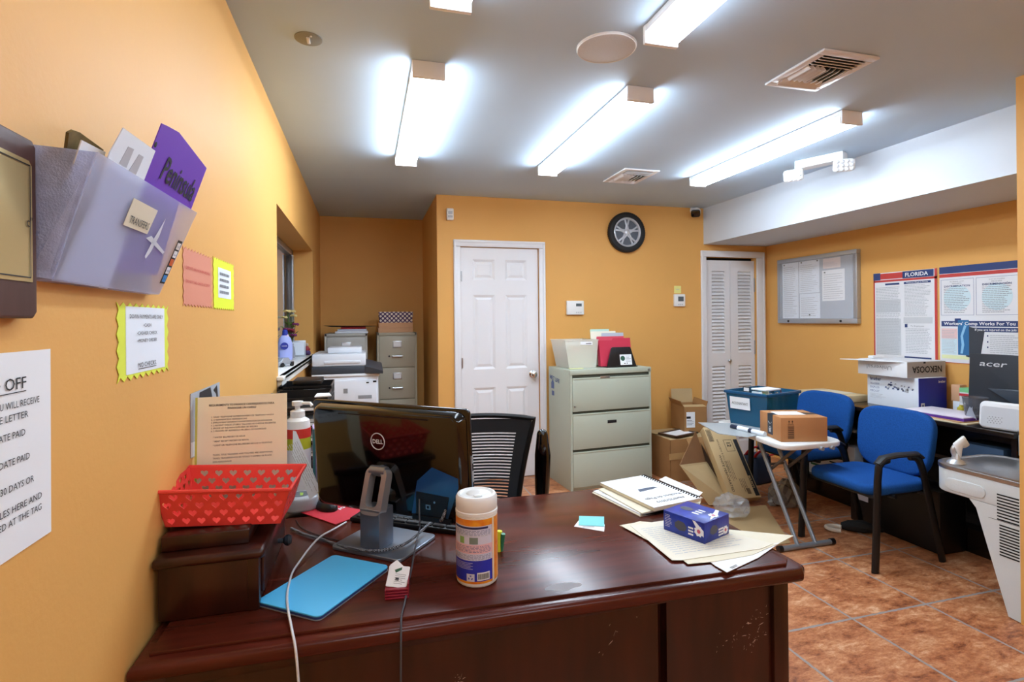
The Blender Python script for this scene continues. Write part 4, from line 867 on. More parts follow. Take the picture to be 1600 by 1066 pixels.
for s in 'fblr':
    b = MB(M_bask); pierced(b, q[s], 4, 8 if s in 'fb' else 6, .25 if s in 'fb' else .18, hh, .002, nn[s], .0175); bmesh.ops.transform(b.bm, matrix=tilt, verts=b.bm.verts); t.part('side_wall', b)
b = MB(M_bask); b.prism(rrect(2 * bw, 2 * bd, .01), 0, .003, M=tilt); t.part('basket_floor', b)
b = MB(M_bask); b.tube([(-tw - .003, -td - .003, hh), (tw + .003, -td - .003, hh), (tw + .003, td + .003, hh), (-tw - .003, td + .003, hh)], .0045, 8, closed=True, M=tilt); t.part('rim', b)
# sign sheet standing behind the basket
SF = FR((-.3225, 1.555, .9065), (1, -.03, 0), (0, .06, 1))
t = Thing('sign_sheet', 'cream sign sheet on requirements to finance a car, standing behind the red basket', 'sign', (-.3225, 1.555, .9065))
b = MB(mat('cream sign paper', 'F7F4D6', .6, col2='F3ECD0', vscale=3)); b.prism([(-.113, 0), (.113, 0), (.1125, .3), (-.1125, .296)], -.0012, 0, M=SF); t.wpart('sheet', b)
b = MB(mat('lime edge', 'CFC85E', .5)); b.prism([(-.1135, 0), (-.108, 0), (-.1075, .2962), (-.113, .296)], 0, .0006, M=SF); t.wpart('lime_edge', b)
b = MB(M_ink)
for s, x, z, wd, al in (('REQUIREMENTS TO FINANCE CAR/REQUISITOS PARA', 0, .272, .16, 1), ('FINANCIAR UN CARRO', .0, .263, .07, 1)): b.text(s, .0075, SF @ TR(x, z, 0), w=wd, bold=.015, lift=.0008)
for i, s in enumerate(('1. VALID TELEPHONE NUMBER/NUMERO DE TELEFONO VALIDO', '2. 2 REFERENCES/2 REFERENCIAS', '3. EMPLOYMENT INFORMATION/INFORMACION DE EMPLEADOR', '4. 2 RECENT CHECK STUBS/2 TALONES DE CHEQUE RECIENTES', '5. PROOF OF INSURANCE/PRUEBA DE SEGURO', '6. 2 PROOFS OF ADDRESS/2 PRUEBAS DE DOMICILIO')): b.text(s, .0056, SF @ TR(-.075, .2415 - i * .0074, 0), w=.003 * len(s), align='LEFT', lift=.0008)
for i, s in enumerate(('* WATER BILL/RECIBO DE AGUA', '* RENT RECEIPT/RECIBO DE RENTA', '* LIGHT OR TELEPHONE BILL/RECIBO DE LUZ O TELEFONO')): b.text(s, .0056, SF @ TR(-.07, .188 - i * .0105, 0), w=.0029 * len(s), align='LEFT', lift=.0008)
for i, s in enumerate(('TAXES, TITLE TRANSFER AND TAG FEES ARE ADDITIONAL', 'TAXES, TRANSFERENCIA DE TITULO Y CAMBIO DE PLACA', 'SON ADICIONALES')): b.text(s, .0056, SF @ TR(-.07, .142 - i * .009, 0), w=.003 * len(s), align='LEFT', lift=.0008)
t.wpart('lettering', b)

# ------------------------------------------------------------------ computer
MA = math.radians(-39.2)                                    # the panel runs along this direction
xd = Vector((math.cos(MA), math.sin(MA), 0)); nb = Vector((xd.y, -xd.x, 0))   # nb points out of the back
mc = Vector((.066, 1.588, 0))
t = Thing('desktop_computer', 'glossy black all-in-one computer seen from behind on a grey metal stand', 'computer', (mc.x, mc.y, DZ))
TB = FR((mc.x, mc.y, .835), xd, Vector((nb.x * .07, nb.y * .07, 1)))   # panel frame: x along, y up, z out of the back
b = MB(M_blackg); b.prism(rrect(.546, .328, .014, 4, 0, .164), -.012, .0, M=TB, bev=.004); b.prism(rrect(.535, .317, .03, 5, 0, .164), -.002, .026, M=TB, top=.93, bev=.008, seg=4); pn = t.wpart('back_cover', b, sharp=50)
b = MB(M_dark); b.prism(rrect(.52, .29, .004, 2, 0, .168), -.0145, -.012, M=TB); t.wpart('screen', b)
b = MB(M_black); b.bx(-.15, .16, .296, .3, .026, .0275, M=TB); t.wpart('vent_line', b, pn)
b = MB(mat('logo silver', 'DADCE0', .35))
b.tube([(.0 + .0235 * math.cos(i * PI / 20) - .012, .225 + .0235 * math.sin(i * PI / 20), .027) for i in range(40)], .0014, 6, closed=True, M=TB); b.text('DELL', .0165, TB @ TR(-.012, .219, .0262, rz=0), w=.036, bold=.03); t.wpart('logo', b, pn)
b = MB(mat('silver star', 'C9CCD2', .3, metal=.5)); 
for i in range(6): b.prism([(-.0018, 0), (.0018, 0), (.003, .012), (0, .018), (-.003, .012)], .0, .0014, M=TB @ TR(-.193, .232, .024, rz=i * PI / 3))
b.cyl((0, 0, 0), (0, 0, .001), .0001); t.wpart('snowflake_sticker', b, pn)
b = MB(mat('panel blue film', '24508C', .12, coat=.5)); b.prism([(.092, .03), (.115, .125), (.165, .168), (.245, .145), (.245, .12), (.205, .02)], .0245, .0265, M=TB); bp_ = t.wpart('blue_cover', b, pn)
b = MB(M_black); b.prism([(.108, .032), (.112, .095), (.215, .09), (.2, .028)], .0262, .029, M=TB); b.bx(.098, .22, .018, .03, .025, .034, M=TB); po = t.wpart('port_panel', b, pn)
b = MB(M_steel); b.bx(.142, .157, .05, .063, .0285, .031, M=TB); b.bx(.146, .153, .053, .06, .0295, .0316, M_ink, M=TB); b.cyl(TB @ Vector((.17, .072, .029)), TB @ Vector((.17, .072, .0305)), .003); t.wpart('port', b, po)
b = MB(M_steel); b.bx(.272, .275, .1, .2, -.008, .0, M=TB); b.bx(.2725, .276, .11, .13, -.006, -.002, M_ink, M=TB); b.bx(.2725, .276, .16, .18, -.006, -.002, M_ink, M=TB); t.wpart('side_port', b, pn)
# stand: foot plate, bent blade, open loop that carries the panel
SB = FR((mc.x, mc.y, DZ), xd, Vector((-nb.x, -nb.y, 0)))      # x along the panel, y towards the user, z up
M_stand = mat('grey blue metal', '8E99A8', .32, metal=.75); M_standl = mat('silver loop', 'A9A7A6', .38, metal=.55)
b = MB(M_stand); b.prism(rrect(.235, .185, .018, 5, 0, -.03), .0005, .009, M=SB, bev=.002); t.wpart('stand_foot', b)
b = MB(M_stand); b.prism([(-.032, -.03), (.032, -.03), (.034, -.02), (.034, .03), (-.034, .03), (-.034, -.02)], .009, .118, M=SB @ TR(0, -.066, 0), bev=.004); t.wpart('stand_post', b)
o_ = rrect(.072, .128, .02, 5, 0, .058); i_ = rrect(.04, .092, .014, 5, 0, .062); n = len(o_)
LP2 = FR(SB @ Vector((0, -.097, .108)), xd, (SB @ Vector((0, .036, .12))) - (SB @ Vector((0, 0, 0))))   # loop frame: y up the slope, z to the viewer
co = [(x, y, z) for z in (0, -.028) for lp in (o_, i_) for x, y in lp]; fs = []
for i in range(n):
    j = (i + 1) % n; fs += [(i, j, n + j, n + i), (2 * n + j, 2 * n + i, 3 * n + i, 3 * n + j), (i, 2 * n + i, 2 * n + j, j), (n + j, 3 * n + j, 3 * n + i, n + i)]
b = MB(M_standl); b.raw(co, fs, None, LP2); ps = t.wpart('stand_loop', b)
b = MB(M_stand); b.cyl(LP2 @ Vector((-.026, .113, -.012)), LP2 @ Vector((.026, .113, -.012)), .0145); b.cyl(LP2 @ Vector((0, .113, -.014)), TB @ Vector((0, .14, .02)), .016); t.wpart('hinge', b, ps)
# keyboard, mouse, pad
KF = FR((.165, 1.70, DZ), Vector((.83, -.55, 0)), Vector((.55, .83, 0)))
t = Thing('keyboard', 'black keyboard on the desk behind the computer', 'keyboard', (.165, 1.70, DZ), math.atan2(-.55, .83))
b = MB(M_black); b.prism([(-.215, -.07), (.215, -.07), (.22, .07), (-.22, .07)], .0005, .016, bev=.004); bd_ = t.part('body', b)
b = MB(mat('key caps', '1E2024', .45))
for r in range(6):
    n = 18 if r else 9
    for c in range(n):
        wk = .4 / n; x = -.2 + (c + .5) * wk
        b.box((x, -.055 + r * .022, .0185), (wk - .004, .0185, .006), bev=.002, seg=1)
o_ = t.part('keys', b); o_['kind'] = 'stuff'
P1 = FR(PZ(516, 803, DZ), Vector((.73, -.68, 0)), Vector((.68, .73, 0)))
pp = [PZ(x, y, DZ) for x, y in ((467, 801), (497, 783), (567, 797), (548, 812), (524, 821))]
t = Thing('mouse_pad', 'red mouse pad with white letters on the desk by the computer', 'mouse pad', (-.13, 1.87, DZ))
b = MB(mat('red mouse pad', 'C42B3A', .8)); b.prism([(p.x, p.y) for p in pp], DZ + .0005, DZ + .0035, bev=.001); t.wpart('pad', b)
b = MB(M_paper); a1 = PZ(535, 793, DZ + .0035); a2 = PZ(513, 800, DZ + .0035); b.text('sol', .026, FR(a1, a2 - a1, (0, -1, 0)), w=.04, bold=.02); t.wpart('lettering', b)
pm = PZ(505, 800, DZ)
t = Thing('computer_mouse', 'black mouse on the red mouse pad', 'mouse', (pm.x + .01, pm.y + .02, DZ + .004), .6)
b = MB(M_black); b.sphere((0, 0, .002), (.03, .05, .03)); bmesh.ops.bisect_plane(b.bm, geom=b.bm.verts[:] + b.bm.edges[:] + b.bm.faces[:], plane_co=(0, 0, 0), plane_no=(0, 0, -1), clear_outer=True); mo = t.part('body', b)
b = MB(M_dark); b.cyl((-.004, .028, .028), (.004, .028, .028), .006); t.part('wheel', b, mo)
# tablet in blue cover
pt = [PZ(x, y, DZ + .012) for x, y in ((409, 941), (510, 967), (600, 881), (511, 866))]
c = sum(pt, Vector()) / 4; xdir = (pt[1] - pt[0]); ydir = (pt[3] - pt[0]); tw_, tl_ = (xdir.length + (pt[2] - pt[3]).length) / 2, (ydir.length + (pt[2] - pt[1]).length) / 2
TF = FR((c.x, c.y, DZ), Vector((xdir.x, xdir.y, 0)), Vector((ydir.x, ydir.y, 0)))
t = Thing('tablet', 'tablet in a bright blue cover lying on the desk front', 'tablet', (c.x, c.y, DZ))
b = MB(M_black); b.prism(rrect(tw_ - .006, tl_ - .006, .012), .0005, .008, M=TF, bev=.002); t.wpart('tablet_body', b)
b = MB(mat('light blue cover', '56BFF2', .5)); b.prism(rrect(tw_, tl_, .014), .008, .012, M=TF, bev=.0015); t.wpart('cover', b)
b = MB(mat('navy edge', '2A3D78', .5)); b.prism(rrect(tw_ - .001, tl_ - .001, .0135), .0035, .0078, M=TF); t.wpart('cover_edge', b)
b = MB(M_alu); b.prism(rrect(tw_ + .0008, tl_ + .0008, .0138), .0012, .0034, M=TF); t.wpart('metal_edge', b)
# card holder and its cards
HF = FR((PZ(620, 936, DZ)), Vector((1, -.12, 0)), Vector((.12, 1, 0)))
t = Thing('card_holder', 'dark red tiered card holder on the desk beside the tablet', 'card holder', HF.translation)
M_mar = mat('maroon plastic', '8A1F33', .3, coat=.3); b = MB(M_mar)
for k in range(4): b.bx(-.026, .026, -.004 + k * .002, .012 + k * .012, .0005 + k * .0055, .0045 + k * .0055, bev=.0012, M=HF)
b.bx(-.027, -.024, 0, .055, 0.0005, .02, M=HF); b.bx(.024, .027, 0, .06, 0.0005, .032, M=HF); b.bx(-.026, .026, .052, .056, .0005, .028, M=HF); t.wpart('holder', b)
CFm = HF @ FR((-.002, .012, .02), (1, -.0, 0), (0, .6, .8))
for k in range(4):
    b = MB(M_paper); K = CFm @ TR(0, 0, -.0045 + k * .0022, rz=-.03 * k - .12); b.prism([(-.0245, 0), (.022, 0), (.022, .034 + k * .001), (-.012, .058), (-.0245, .046)] if k == 3 else rrect(.047, .046, .002, 2, 0, .024), 0, .0006, M=K)
    cc = Thing('business_card', ('front white business card with green print in the maroon holder', 'white business card second from the front in the maroon holder', 'white business card third from the front in the maroon holder', 'rearmost white business card in the maroon holder')[3 - k], 'business card', (K.translation.x, K.translation.y, K.translation.z), 0, 'business cards in the maroon holder'); cc.wpart('card', b)
    if k == 3:
        b = MB(mat('green print', '2F5E46', .6)); b.prism([(-.012, .036), (.004, .044), (.004, .038), (-.008, .03)], .0006, .0008, M=K); b.bx(-.006, .002, .014, .021, .0006, .0008, M_ink, M=K); b.lines(K, -.008, .018, .006, .03, 6, M_inkg, .3, 4, .001); cc.wpart('lettering', b)
# ------------------------------------------------------------------ wipes canister
cx_, cy_ = .258, 1.283
CT = FR((cx_, cy_, DZ), (1, 0, 0), (0, 1, 0))
t = Thing('wipes_canister', 'white canister of wipes with orange and blue label on the desk', 'canister', (cx_, cy_, DZ))
R = .0505; HC = .212
b = MB(mat('canister white', 'E9EAE8', .3)); b.lathe([(.001, .0005), (R - .006, .0005), (R - .001, .005), (R, .01), (R, .166), (R - .002, .168)], 48); t.part('canister_body', b)
b = MB(mat('canister lid', 'EDEFEE', .3)); b.lathe([(R - .002, .167), (R + .001, .169), (R + .001, .176), (R - .001, .178), (R, .18), (R, .205), (R - .004, HC), (R - .009, HC + .001), (R - .014, HC - .003), (.001, HC - .004)], 48); ld = t.part('lid', b)
b = MB(mat('canister lid', 'EDEFEE', .3)); b.sphere((.002, .006, HC - .006), (.028, .024, .009)); b.box((.0, -.02, HC - .001), (.02, .01, .004), bev=.0015); t.part('lid_cap', b, ld)
AV = math.atan2(-cy_, -cx_)                                 # the side turned to the viewer
def patch(mb, a0, a1, z0, z1, m, dr=.0006, n=20):
    co = []; 
    for i in range(n + 1):
        a = AV + a0 + (a1 - a0) * i / n; co += [((R + dr) * math.cos(a), (R + dr) * math.sin(a), z0), ((R + dr) * math.cos(a), (R + dr) * math.sin(a), z1)]
    mb.raw(co, [(2 * i, 2 * i + 2, 2 * i + 3, 2 * i + 1) for i in range(n)], m)
def cyl_warp(a_c, z_c, dr):
    return lambda v: Vector(((R + dr) * math.cos(AV + a_c + v.x / R), (R + dr) * math.sin(AV + a_c + v.x / R), z_c + v.y))
b = MB(mat('orange label', 'EDA32A', .35, col2='E0741E', vscale=40)); patch(b, -PI, PI, .012, .163, None, .0004, 60); lab = t.part('label', b)
M_lav = mat('lavender label', 'D5D8EE', .5); M_roy = mat('royal blue label', '2A35B5', .4); M_pk = mat('pink label', 'E8C0CB', .5)
b = MB(); patch(b, -1.35, .78, .018, .148, M_lav, .0007); patch(b, .80, .92, .012, .163, mat('cream strip', 'EDE4CC', .5), .0008)
patch(b, -1.35, .78, .083, .105, M_pk, .0009); patch(b, -1.35, .78, .018, .067, M_roy, .0009); patch(b, -1.3, .55, .141, .146, mat('navy strip', '2B2F5C', .5), .0009)
patch(b, -.88, -.62, .106, .122, mat('green pic', '8EB86A', .5), .001); patch(b, -.35, .05, .106, .122, mat('grey pic', '7C8F8A', .5), .001); patch(b, -.5, -.12, .018, .036, M_lav, .0011); patch(b, .0, .62, .02, .039, M_paper, .0011)
pt_ = t.part('label_panel', b, lab)
b = MB(M_inkb); rnd = random.Random(2)
for z0, z1, n in ((.124, .139, 5), (.069, .081, 5), (.086, .102, 5)):
    for i in range(n):
        a = -1.25
        while a < .6:
            wl = rnd.uniform(.06, .2); patch(b, a, min(a + wl, .68), z0 + (z1 - z0) * (i + .3) / n, z0 + (z1 - z0) * (i + .65) / n, M_inkb if z0 < .12 or i else M_inkl, .0013, 3); a += wl + .04
for i in range(5): patch(b, -1.2, -.2 - .1 * (i % 2), .061 - i * .0035, .0618 - i * .0035, M_lav, .0013, 6)
a = .05
while a < .58: wl = rnd.uniform(.008, .028); patch(b, a, a + wl, .023, .036, M_ink, .0014, 1); a += wl + rnd.uniform(.01, .022)
def rot_tri(k): return 2 * PI * k / 3 + PI / 2
for k in range(3):                                          # recycling arrows
    b.raw([cyl_warp(-.31, .027, .0015)(Vector((.0062 * math.cos(rot_tri(k) + d) * s, .0062 * math.sin(rot_tri(k) + d) * s, 0))) for d, s in ((-.55, 1), (.35, 1), (.35, .5), (-.55, .55))], [(0, 1, 2, 3)], M_roy)
t.part('lettering', b, lab, sharp=60)

# ------------------------------------------------------------------ cables
def cable(name, label, pts, r, m, seg=8, cat='cable', smooth=3):
    b = MB(m); c = Vector(pts[0]); b.tube(pts, r, seg, smooth=smooth); return solo(name, b, label, cat, tuple(c), 0, world=True, sharp=60)
zz = DZ + .0035
WC = [PZ(x, y, z) for x, y, z in ((541, 816, zz), (520, 828, zz + .004), (500, 838, zz + .011), (482, 858, zz + .008), (470, 875, zz + .004), (457, 893, zz), (452, 910, DZ + .0155), (448, 930, DZ + .0155), (450, 955, DZ + .0155), (455, 978, DZ + .006), (457, 990, DZ + .003))]
e = WC[-1]; WC += [Vector((e.x + .006, 1.14, DZ - .0)), Vector((e.x + .012, 1.126, DZ - .03)), Vector((e.x + .02, 1.118, .62)), Vector((e.x + .03, 1.122, .4)), Vector((e.x + .05, 1.12, .01))]
cable('charging_cable', 'white charging cable crossing the blue tablet and hanging over the desk front', [tuple(p) for p in WC], .0027, mat('white cable', 'DADBE0', .4))
pj = TB @ Vector((.205, .055, .03))
BC = [pj, pj + Vector((-.02, -.03, -.025))] + [PZ(x, y, z) for x, y, z in ((690, 795, DZ + .05), (675, 815, DZ + .035), (655, 833, DZ + .022), (635, 850, DZ + .02), (610, 859, DZ + .017), (580, 862, DZ + .017), (545, 857, DZ + .014), (520, 849, DZ + .006), (495, 840, DZ + .006), (475, 835, DZ + .006), (455, 826, DZ + .006))]
M_braid = mat('braided black cable', '2A2D33', .6); nt = M_braid.node_tree
tc = nt.nodes.new('ShaderNodeTexCoord'); ck = nt.nodes.new('ShaderNodeTexChecker'); ck.inputs['Scale'].default_value = 260; ck.inputs[1].default_value = lin('15161A'); ck.inputs[2].default_value = lin('8B9099')
nt.links.new(tc.outputs['Object'], ck.inputs['Vector']); nt.links.new(ck.outputs[0], nt.nodes['Principled BSDF'].inputs['Base Color'])
cable('power_cable', 'braided black cable looping around the computer stand', [tuple(p) for p in BC], .0042, M_braid)
pj = TB @ Vector((.122, .075, .03))
EC = [pj, pj + Vector((-.004, -.035, -.03)), pj + Vector((-.003, -.05, -.06))] + [PZ(x, y, z) for x, y, z in ((656, 825, DZ + .03), (650, 850, DZ + .016), (646, 872, DZ + .013), (643, 890, DZ + .006), (637, 915, DZ + .006), (633, 940, DZ + .006), (627, 962, DZ + .004))]
e = EC[-1]; EC += [Vector((e.x - .002, 1.138, DZ - .002)), Vector((e.x - .004, 1.12, DZ - .04)), Vector((e.x - .006, 1.112, .6)), Vector((e.x - .01, 1.115, .3)), Vector((e.x, 1.11, .008))]
cable('network_cable', 'thin dark cable from the computer ports running over the desk front', [tuple(p) for p in EC], .0022, mat('dark cable', '4A4D54', .5))
cable('mouse_cable', 'thin black cable lying from the mouse towards the computer stand', [tuple(PZ(x, y, DZ + .0022)) for x, y in ((462, 812), (470, 826), (500, 838), (530, 845), (552, 848))], .0013, M_black)

# ------------------------------------------------------------------ papers on the desk
def flat(name, label, cat, px, z, th, m, group=None, zw=None):
    pts = [PZ(x, y, zw or z) for x, y in px]; c = sum(pts, Vector()) / len(pts); t = Thing(name, label, cat, (c.x, c.y, z), 0, group)
    b = MB(m); b.prism([(p.x, p.y) for p in pts], z, z + th); t.wpart('sheet', b); return t
t = flat('business_card', 'white business card lying alone mid desk under the teal sticky note', 'business card', ((897, 823), (904, 814), (945, 820), (944, 831)), DZ + .0004, .0006, M_paper)
b = MB(M_ink); K = FR(PZ(912, 824, DZ + .001), (1, -.2, 0), (.2, 1, 0)); b.prism([(-.006, 0), (.03, -.003), (.034, 0), (.0, .004)], 0, .0003, M=K); t.wpart('printed_mark', b)
t = flat('sticky_note', 'teal sticky note lying on a white card in the middle of the desk', 'sticky note', ((905, 807), (944, 808), (944, 823), (904, 821)), DZ + .0016, .0012, mat('teal note', '7CCFD3', .7))
FZ = DZ + .0004
t = flat('file_folder', 'lowest manila folder under the papers on the desk right end', 'folder', ((968, 822), (1003, 816), (1240, 838), (1216, 851), (1160, 873), (1137, 880), (1090, 862)), FZ, .002, M_cream)
t = flat('paper_sheet', 'white sheet sticking out towards the desk corner from under the papers', 'paper', ((1085, 860), (1218, 849), (1185, 872), (1136, 895), (1118, 885)), FZ + .0024, .001, M_paper)
b = MB(M_ink); K = FR(PZ(1150, 885, FZ + .0034), (1, .35, 0), (-.35, 1, 0)); b.lines(K, -.02, .015, -.003, .006, 2, None, .5, 3, .0004); t.wpart('lettering', b)
t = flat('paper_sheet', 'cream sheet second from the top of the papers under the small blue box', 'paper', ((972, 823), (1000, 815), (1214, 851), (1175, 868), (1118, 878), (1075, 882), (1065, 874)), FZ + .0036, .001, M_cream)
t = flat('paper_sheet', 'top sheet of handwritten lines under the small blue box', 'paper', ((985, 822), (1050, 812), (1208, 850), (1190, 858), (1065, 876), (1050, 876)), FZ + .005, .001, mat('ivory paper', 'E2DAC8', .7))
K = FR(PZ(1000, 826, FZ + .006), PZ(1060, 870, FZ + .006) - PZ(1000, 826, FZ + .006), PZ(1080, 818, FZ + .006) - PZ(1000, 826, FZ + .006))
b = MB(M_inkl); b.lines(FR(K.translation, K.col[1].xyz, -K.col[0].xyz), -.0, .24, -.19, .0, 15, None, .22, 9, .0004, .2); t.wpart('handwriting', b)
NZ = DZ + .0004
for k, (lb, px, z, th, m) in enumerate((('bottom manila folder under the spiral notebook', ((925, 771), (942, 764), (1060, 800), (1096, 782), (1093, 790), (1000, 808)), 0, .003, M_cream), ('blue-printed sheets between the folders under the spiral notebook', ((927, 769), (955, 763), (1045, 795), (1000, 805)), .0034, .004, M_paperb), ('cream folder just below the spiral notebook', ((935, 766), (1000, 750), (1098, 779), (1003, 804)), .0078, .004, M_cream), ('loose white sheet poking out behind the spiral notebook', ((1030, 750), (1040, 745), (1098, 770), (1090, 778)), .0122, .001, M_paper))):
    t = flat('file_folder' if k in (0, 2) else 'paper_sheet', lb, 'folder' if k in (0, 2) else 'paper', px, NZ + z, th, m)
    if k == 1: b = MB(M_inkb); K = FR(PZ(960, 779, NZ + z + th), PZ(1010, 799, DZ) - PZ(960, 779, DZ), (.5, 1, 0)); b.lines(K, -.07, .05, -.0, .02, 3, None, .3, 3, .0004); t.wpart('printed_lines', b)
N1 = NZ + .0136
c4 = [PZ(x, y, N1 + .012) for x, y in ((1018, 801), (1097, 772), (1004, 741), (938, 756))]
c = sum(c4, Vector()) / 4
NF = FR(c, (c4[0] - c4[3]) + (c4[1] - c4[2]), c4[2] - c4[3])
L_ = ((c4[0] - c4[3]) + (c4[1] - c4[2])).length / 2; W_ = min(.2, (c4[2] - c4[3]).length); NF = NF @ TR(0, -W_ / 2, 0)
t = Thing('spiral_notebook', 'white spiral-bound receipt book with upside-down lettering at the far edge of the desk', 'notebook', (c.x, c.y, N1))
b = MB(M_cream); b.prism([(-L_ / 2, 0), (L_ / 2, 0), (L_ / 2, W_), (-L_ / 2, W_)], -.0115, -.001, M=NF); pg = t.wpart('pages', b)
b = MB(M_paper); b.prism([(-L_ / 2, -.001), (L_ / 2, -.001), (L_ / 2, W_ + .001), (-L_ / 2, W_ + .001)], -.001, .0, M=NF); cv = t.wpart('cover', b)
b = MB(M_ink); away = -NF.col[0].xyz; ux = -NF.col[1].xyz
b.text('Recibos de Pago', .024, FR(NF @ Vector((L_ * .24, W_ * .5, 0)), ux, NF.col[0].xyz), w=.15)
b.text('Abril/25/2019', .022, FR(NF @ Vector((L_ * .36, W_ * .5, 0)), ux, NF.col[0].xyz), w=.12)
b.prism([(.0, .05), (.025, .04), (.02, .1), (.012, .13), (.0, .12)], 0, .0004, mat('logo slate', '4A5568', .6), NF @ TR(-.02, .02)); b.lines(NF @ TR(-.05, .03), 0, .02, 0, .14, 10, M_inkl, .2, 2, .0006); b.lines(NF, -.11, -.07, .02, .17, 9, M_inkl, .15, 2, .0006)
t.wpart('lettering', b, cv)
b = MB(M_black)
for i in range(24):
    x = -L_ / 2 + .008 + i * (L_ - .016) / 23
    b.tube([NF @ Vector((x, W_ - .004 + .0095 * math.cos(a), -.0045 + .0095 * math.sin(a))) for a in [k * 2 * PI / 8 for k in range(8)]], .0019, 5, closed=True)
t.wpart('spiral', b)
# small blue box
BB = FR(PZ(1101, 851, FZ + .0062), PZ(1139, 834, DZ) - PZ(1101, 851, DZ), PZ(1041, 825, DZ) - PZ(1101, 851, DZ))
bw_ = (PZ(1139, 834, DZ) - PZ(1101, 851, DZ)).length; bl_ = (PZ(1041, 826, DZ) - PZ(1101, 851, DZ)).length; bh_ = .058
t = Thing('product_box', 'small blue printed product box lying on the papers', 'box', BB.translation)
b = MB(mat('product blue', '2740B0', .35, col2='1D2E86', vscale=25)); b.bx(0, bw_, 0, bl_, 0, bh_, bev=.0015, M=BB); bx_ = t.wpart('box_body', b)
M_pd2 = mat('printed dark grey', '4A4C5A', .5); M_wp = mat('white print', 'E9ECF4', .5)
b = MB()
TOPF = FR(BB @ Vector((0, 0, bh_)), BB.col[1].xyz, -BB.col[0].xyz); SIDE = FR(BB @ Vector((0, bl_, 0)), -BB.col[1].xyz, BB.col[2].xyz); FRO = FR(BB @ Vector((0, 0, 0)), BB.col[0].xyz, BB.col[2].xyz)
def plug(K, x, y, s):
    b.prism([(x - .018 * s, y - .006 * s), (x - .006 * s, y - .012 * s), (x + .01 * s, y - .01 * s), (x + .016 * s, y), (x + .008 * s, y + .01 * s), (x - .008 * s, y + .012 * s), (x - .018 * s, y + .004 * s)], .0002, .0005, M_pd2, K)
def rosette(K, x, y, s):
    b.prism([(x + s * .013 * (1 if i % 2 else .8) * math.cos(i * PI / 8), y + s * .013 * (1 if i % 2 else .8) * math.sin(i * PI / 8)) for i in range(16)], .0003, .0007, M_wp, K); b.lathe([(s * .0048, .0008), (.0005, .001)], 14, mat('rosette red', 'C25A78', .5), K @ TR(x, y))
plug(TOPF, bl_ * .75, -bw_ * .5, 1.2); plug(SIDE, bl_ * .45, .028, 1.2); plug(FRO, bw_ * .38, .03, 1.1)
rosette(TOPF, bl_ * .14, -bw_ * .6, 1.2); rosette(SIDE, bl_ * .87, .03, 1.2); rosette(FRO, bw_ * .84, .016, 1)
b.prism([(bl_ * .3, -bw_ * .98), (bl_ * .22, -bw_ * .98), (bl_ * .1, -bw_ * .7), (bl_ * .04, -bw_ * .3), (bl_ * .1, -bw_ * .4)], .0002, .0004, M_wp, TOPF); b.prism([(bl_ * .72, .056), (bl_ * .78, .056), (bl_ * .98, .035), (bl_ * .98, .018), (bl_ * .85, .03)], .0002, .0004, M_wp, SIDE)
for i in range(3):
    b.quad(TOPF, bl_ * .36, bl_ * .52, -bw_ * (.42 + i * .13), -bw_ * (.35 + i * .13), M_wp, .0005); b.quad(SIDE, bl_ * .62, bl_ * .74, .012 + i * .009, .017 + i * .009, M_wp, .0005); b.quad(FRO, bw_ * .55, bw_ * .76, .006 + i * .008, .011 + i * .008, M_wp, .0005)
b.lines(SIDE, .006, .03, .012, .05, 8, M_wp, .25, 5, .0004); t.wpart('printed_mark', b, bx_)

# ------------------------------------------------------------------ behind the sign sheet
t = Thing('credenza', 'dark wooden side desk along the left wall behind the computer', 'desk', (-.2, 2.6, 0))
b = MB(M_woodd); b.bx(-.435, .08, 1.895, 3.25, .715, .745, bev=.006); t.wpart('desk_top', b); b = MB(M_woodd); b.bx(-.43, .06, 1.91, 1.94, 0, .714); b.bx(-.43, .06, 3.2, 3.23, 0, .714); b.bx(-.43, -.41, 1.94, 3.2, .2, .714); t.wpart('panel', b)
bp2 = Vector((-.24, 2.06, .7455))
t = Thing('pump_bottle', 'tall white bottle with red and lime label and pump top behind the sign sheet', 'bottle', bp2)
b = MB(M_plast); b.lathe([(.04, 0), (.044, .004), (.044, .27), (.042, .29), (.04, .30), (.026, .31), (.022, .312)], 32); bo = t.part('bottle_body', b)
b = MB(M_plast); b.lathe([(.024, .31), (.025, .312), (.025, .333), (.02, .336), (.009, .337), (.009, .352), (.019, .353), (.019, .368), (.001, .369)], 24); b.tube([(0, 0, .361), (.045, -.02, .361), (.052, -.024, .352)], .006, 8); t.part('pump', b)
b = MB(mat('lime label', 'B9C234', .4)); b.lathe([(.0446, .2), (.0446, .262)], 32); t.part('lime_band', b, bo); b = MB(mat('red label', 'D23B32', .4)); b.lathe([(.0449, .24), (.0449, .273)], 32)
t.part('red_band', b, bo)
b = MB(mat('white label', 'E2E7F0', .4)); b.lathe([(.0447, .05), (.0447, .199)], 32); t.part('white_label', b, bo)
def leaning(name, label, px, Y0, lean, m, cat='paper'):
    pts = [PY(x, y, Y0) for x, y in px]; zm = min(p.z for p in pts); c = sum(pts, Vector()) / len(pts); K = FR((0, Y0, zm), (1, 0, 0), (0, lean, 1))
    t = Thing(name, label, cat, (c.x, Y0, zm)); b = MB(m); b.prism([(p.x, (p.z - zm)) for p in pts], -.0008, 0, M=K); t.wpart('sheet', b); return t, K, pts, zm
t, K, pts, zm = leaning('receipt', 'long white receipt leaning against the bottle behind the red basket', ((456, 675), (461, 676), (500, 765), (495, 772), (484, 781), (456, 712)), 1.84, .12, M_paperb)
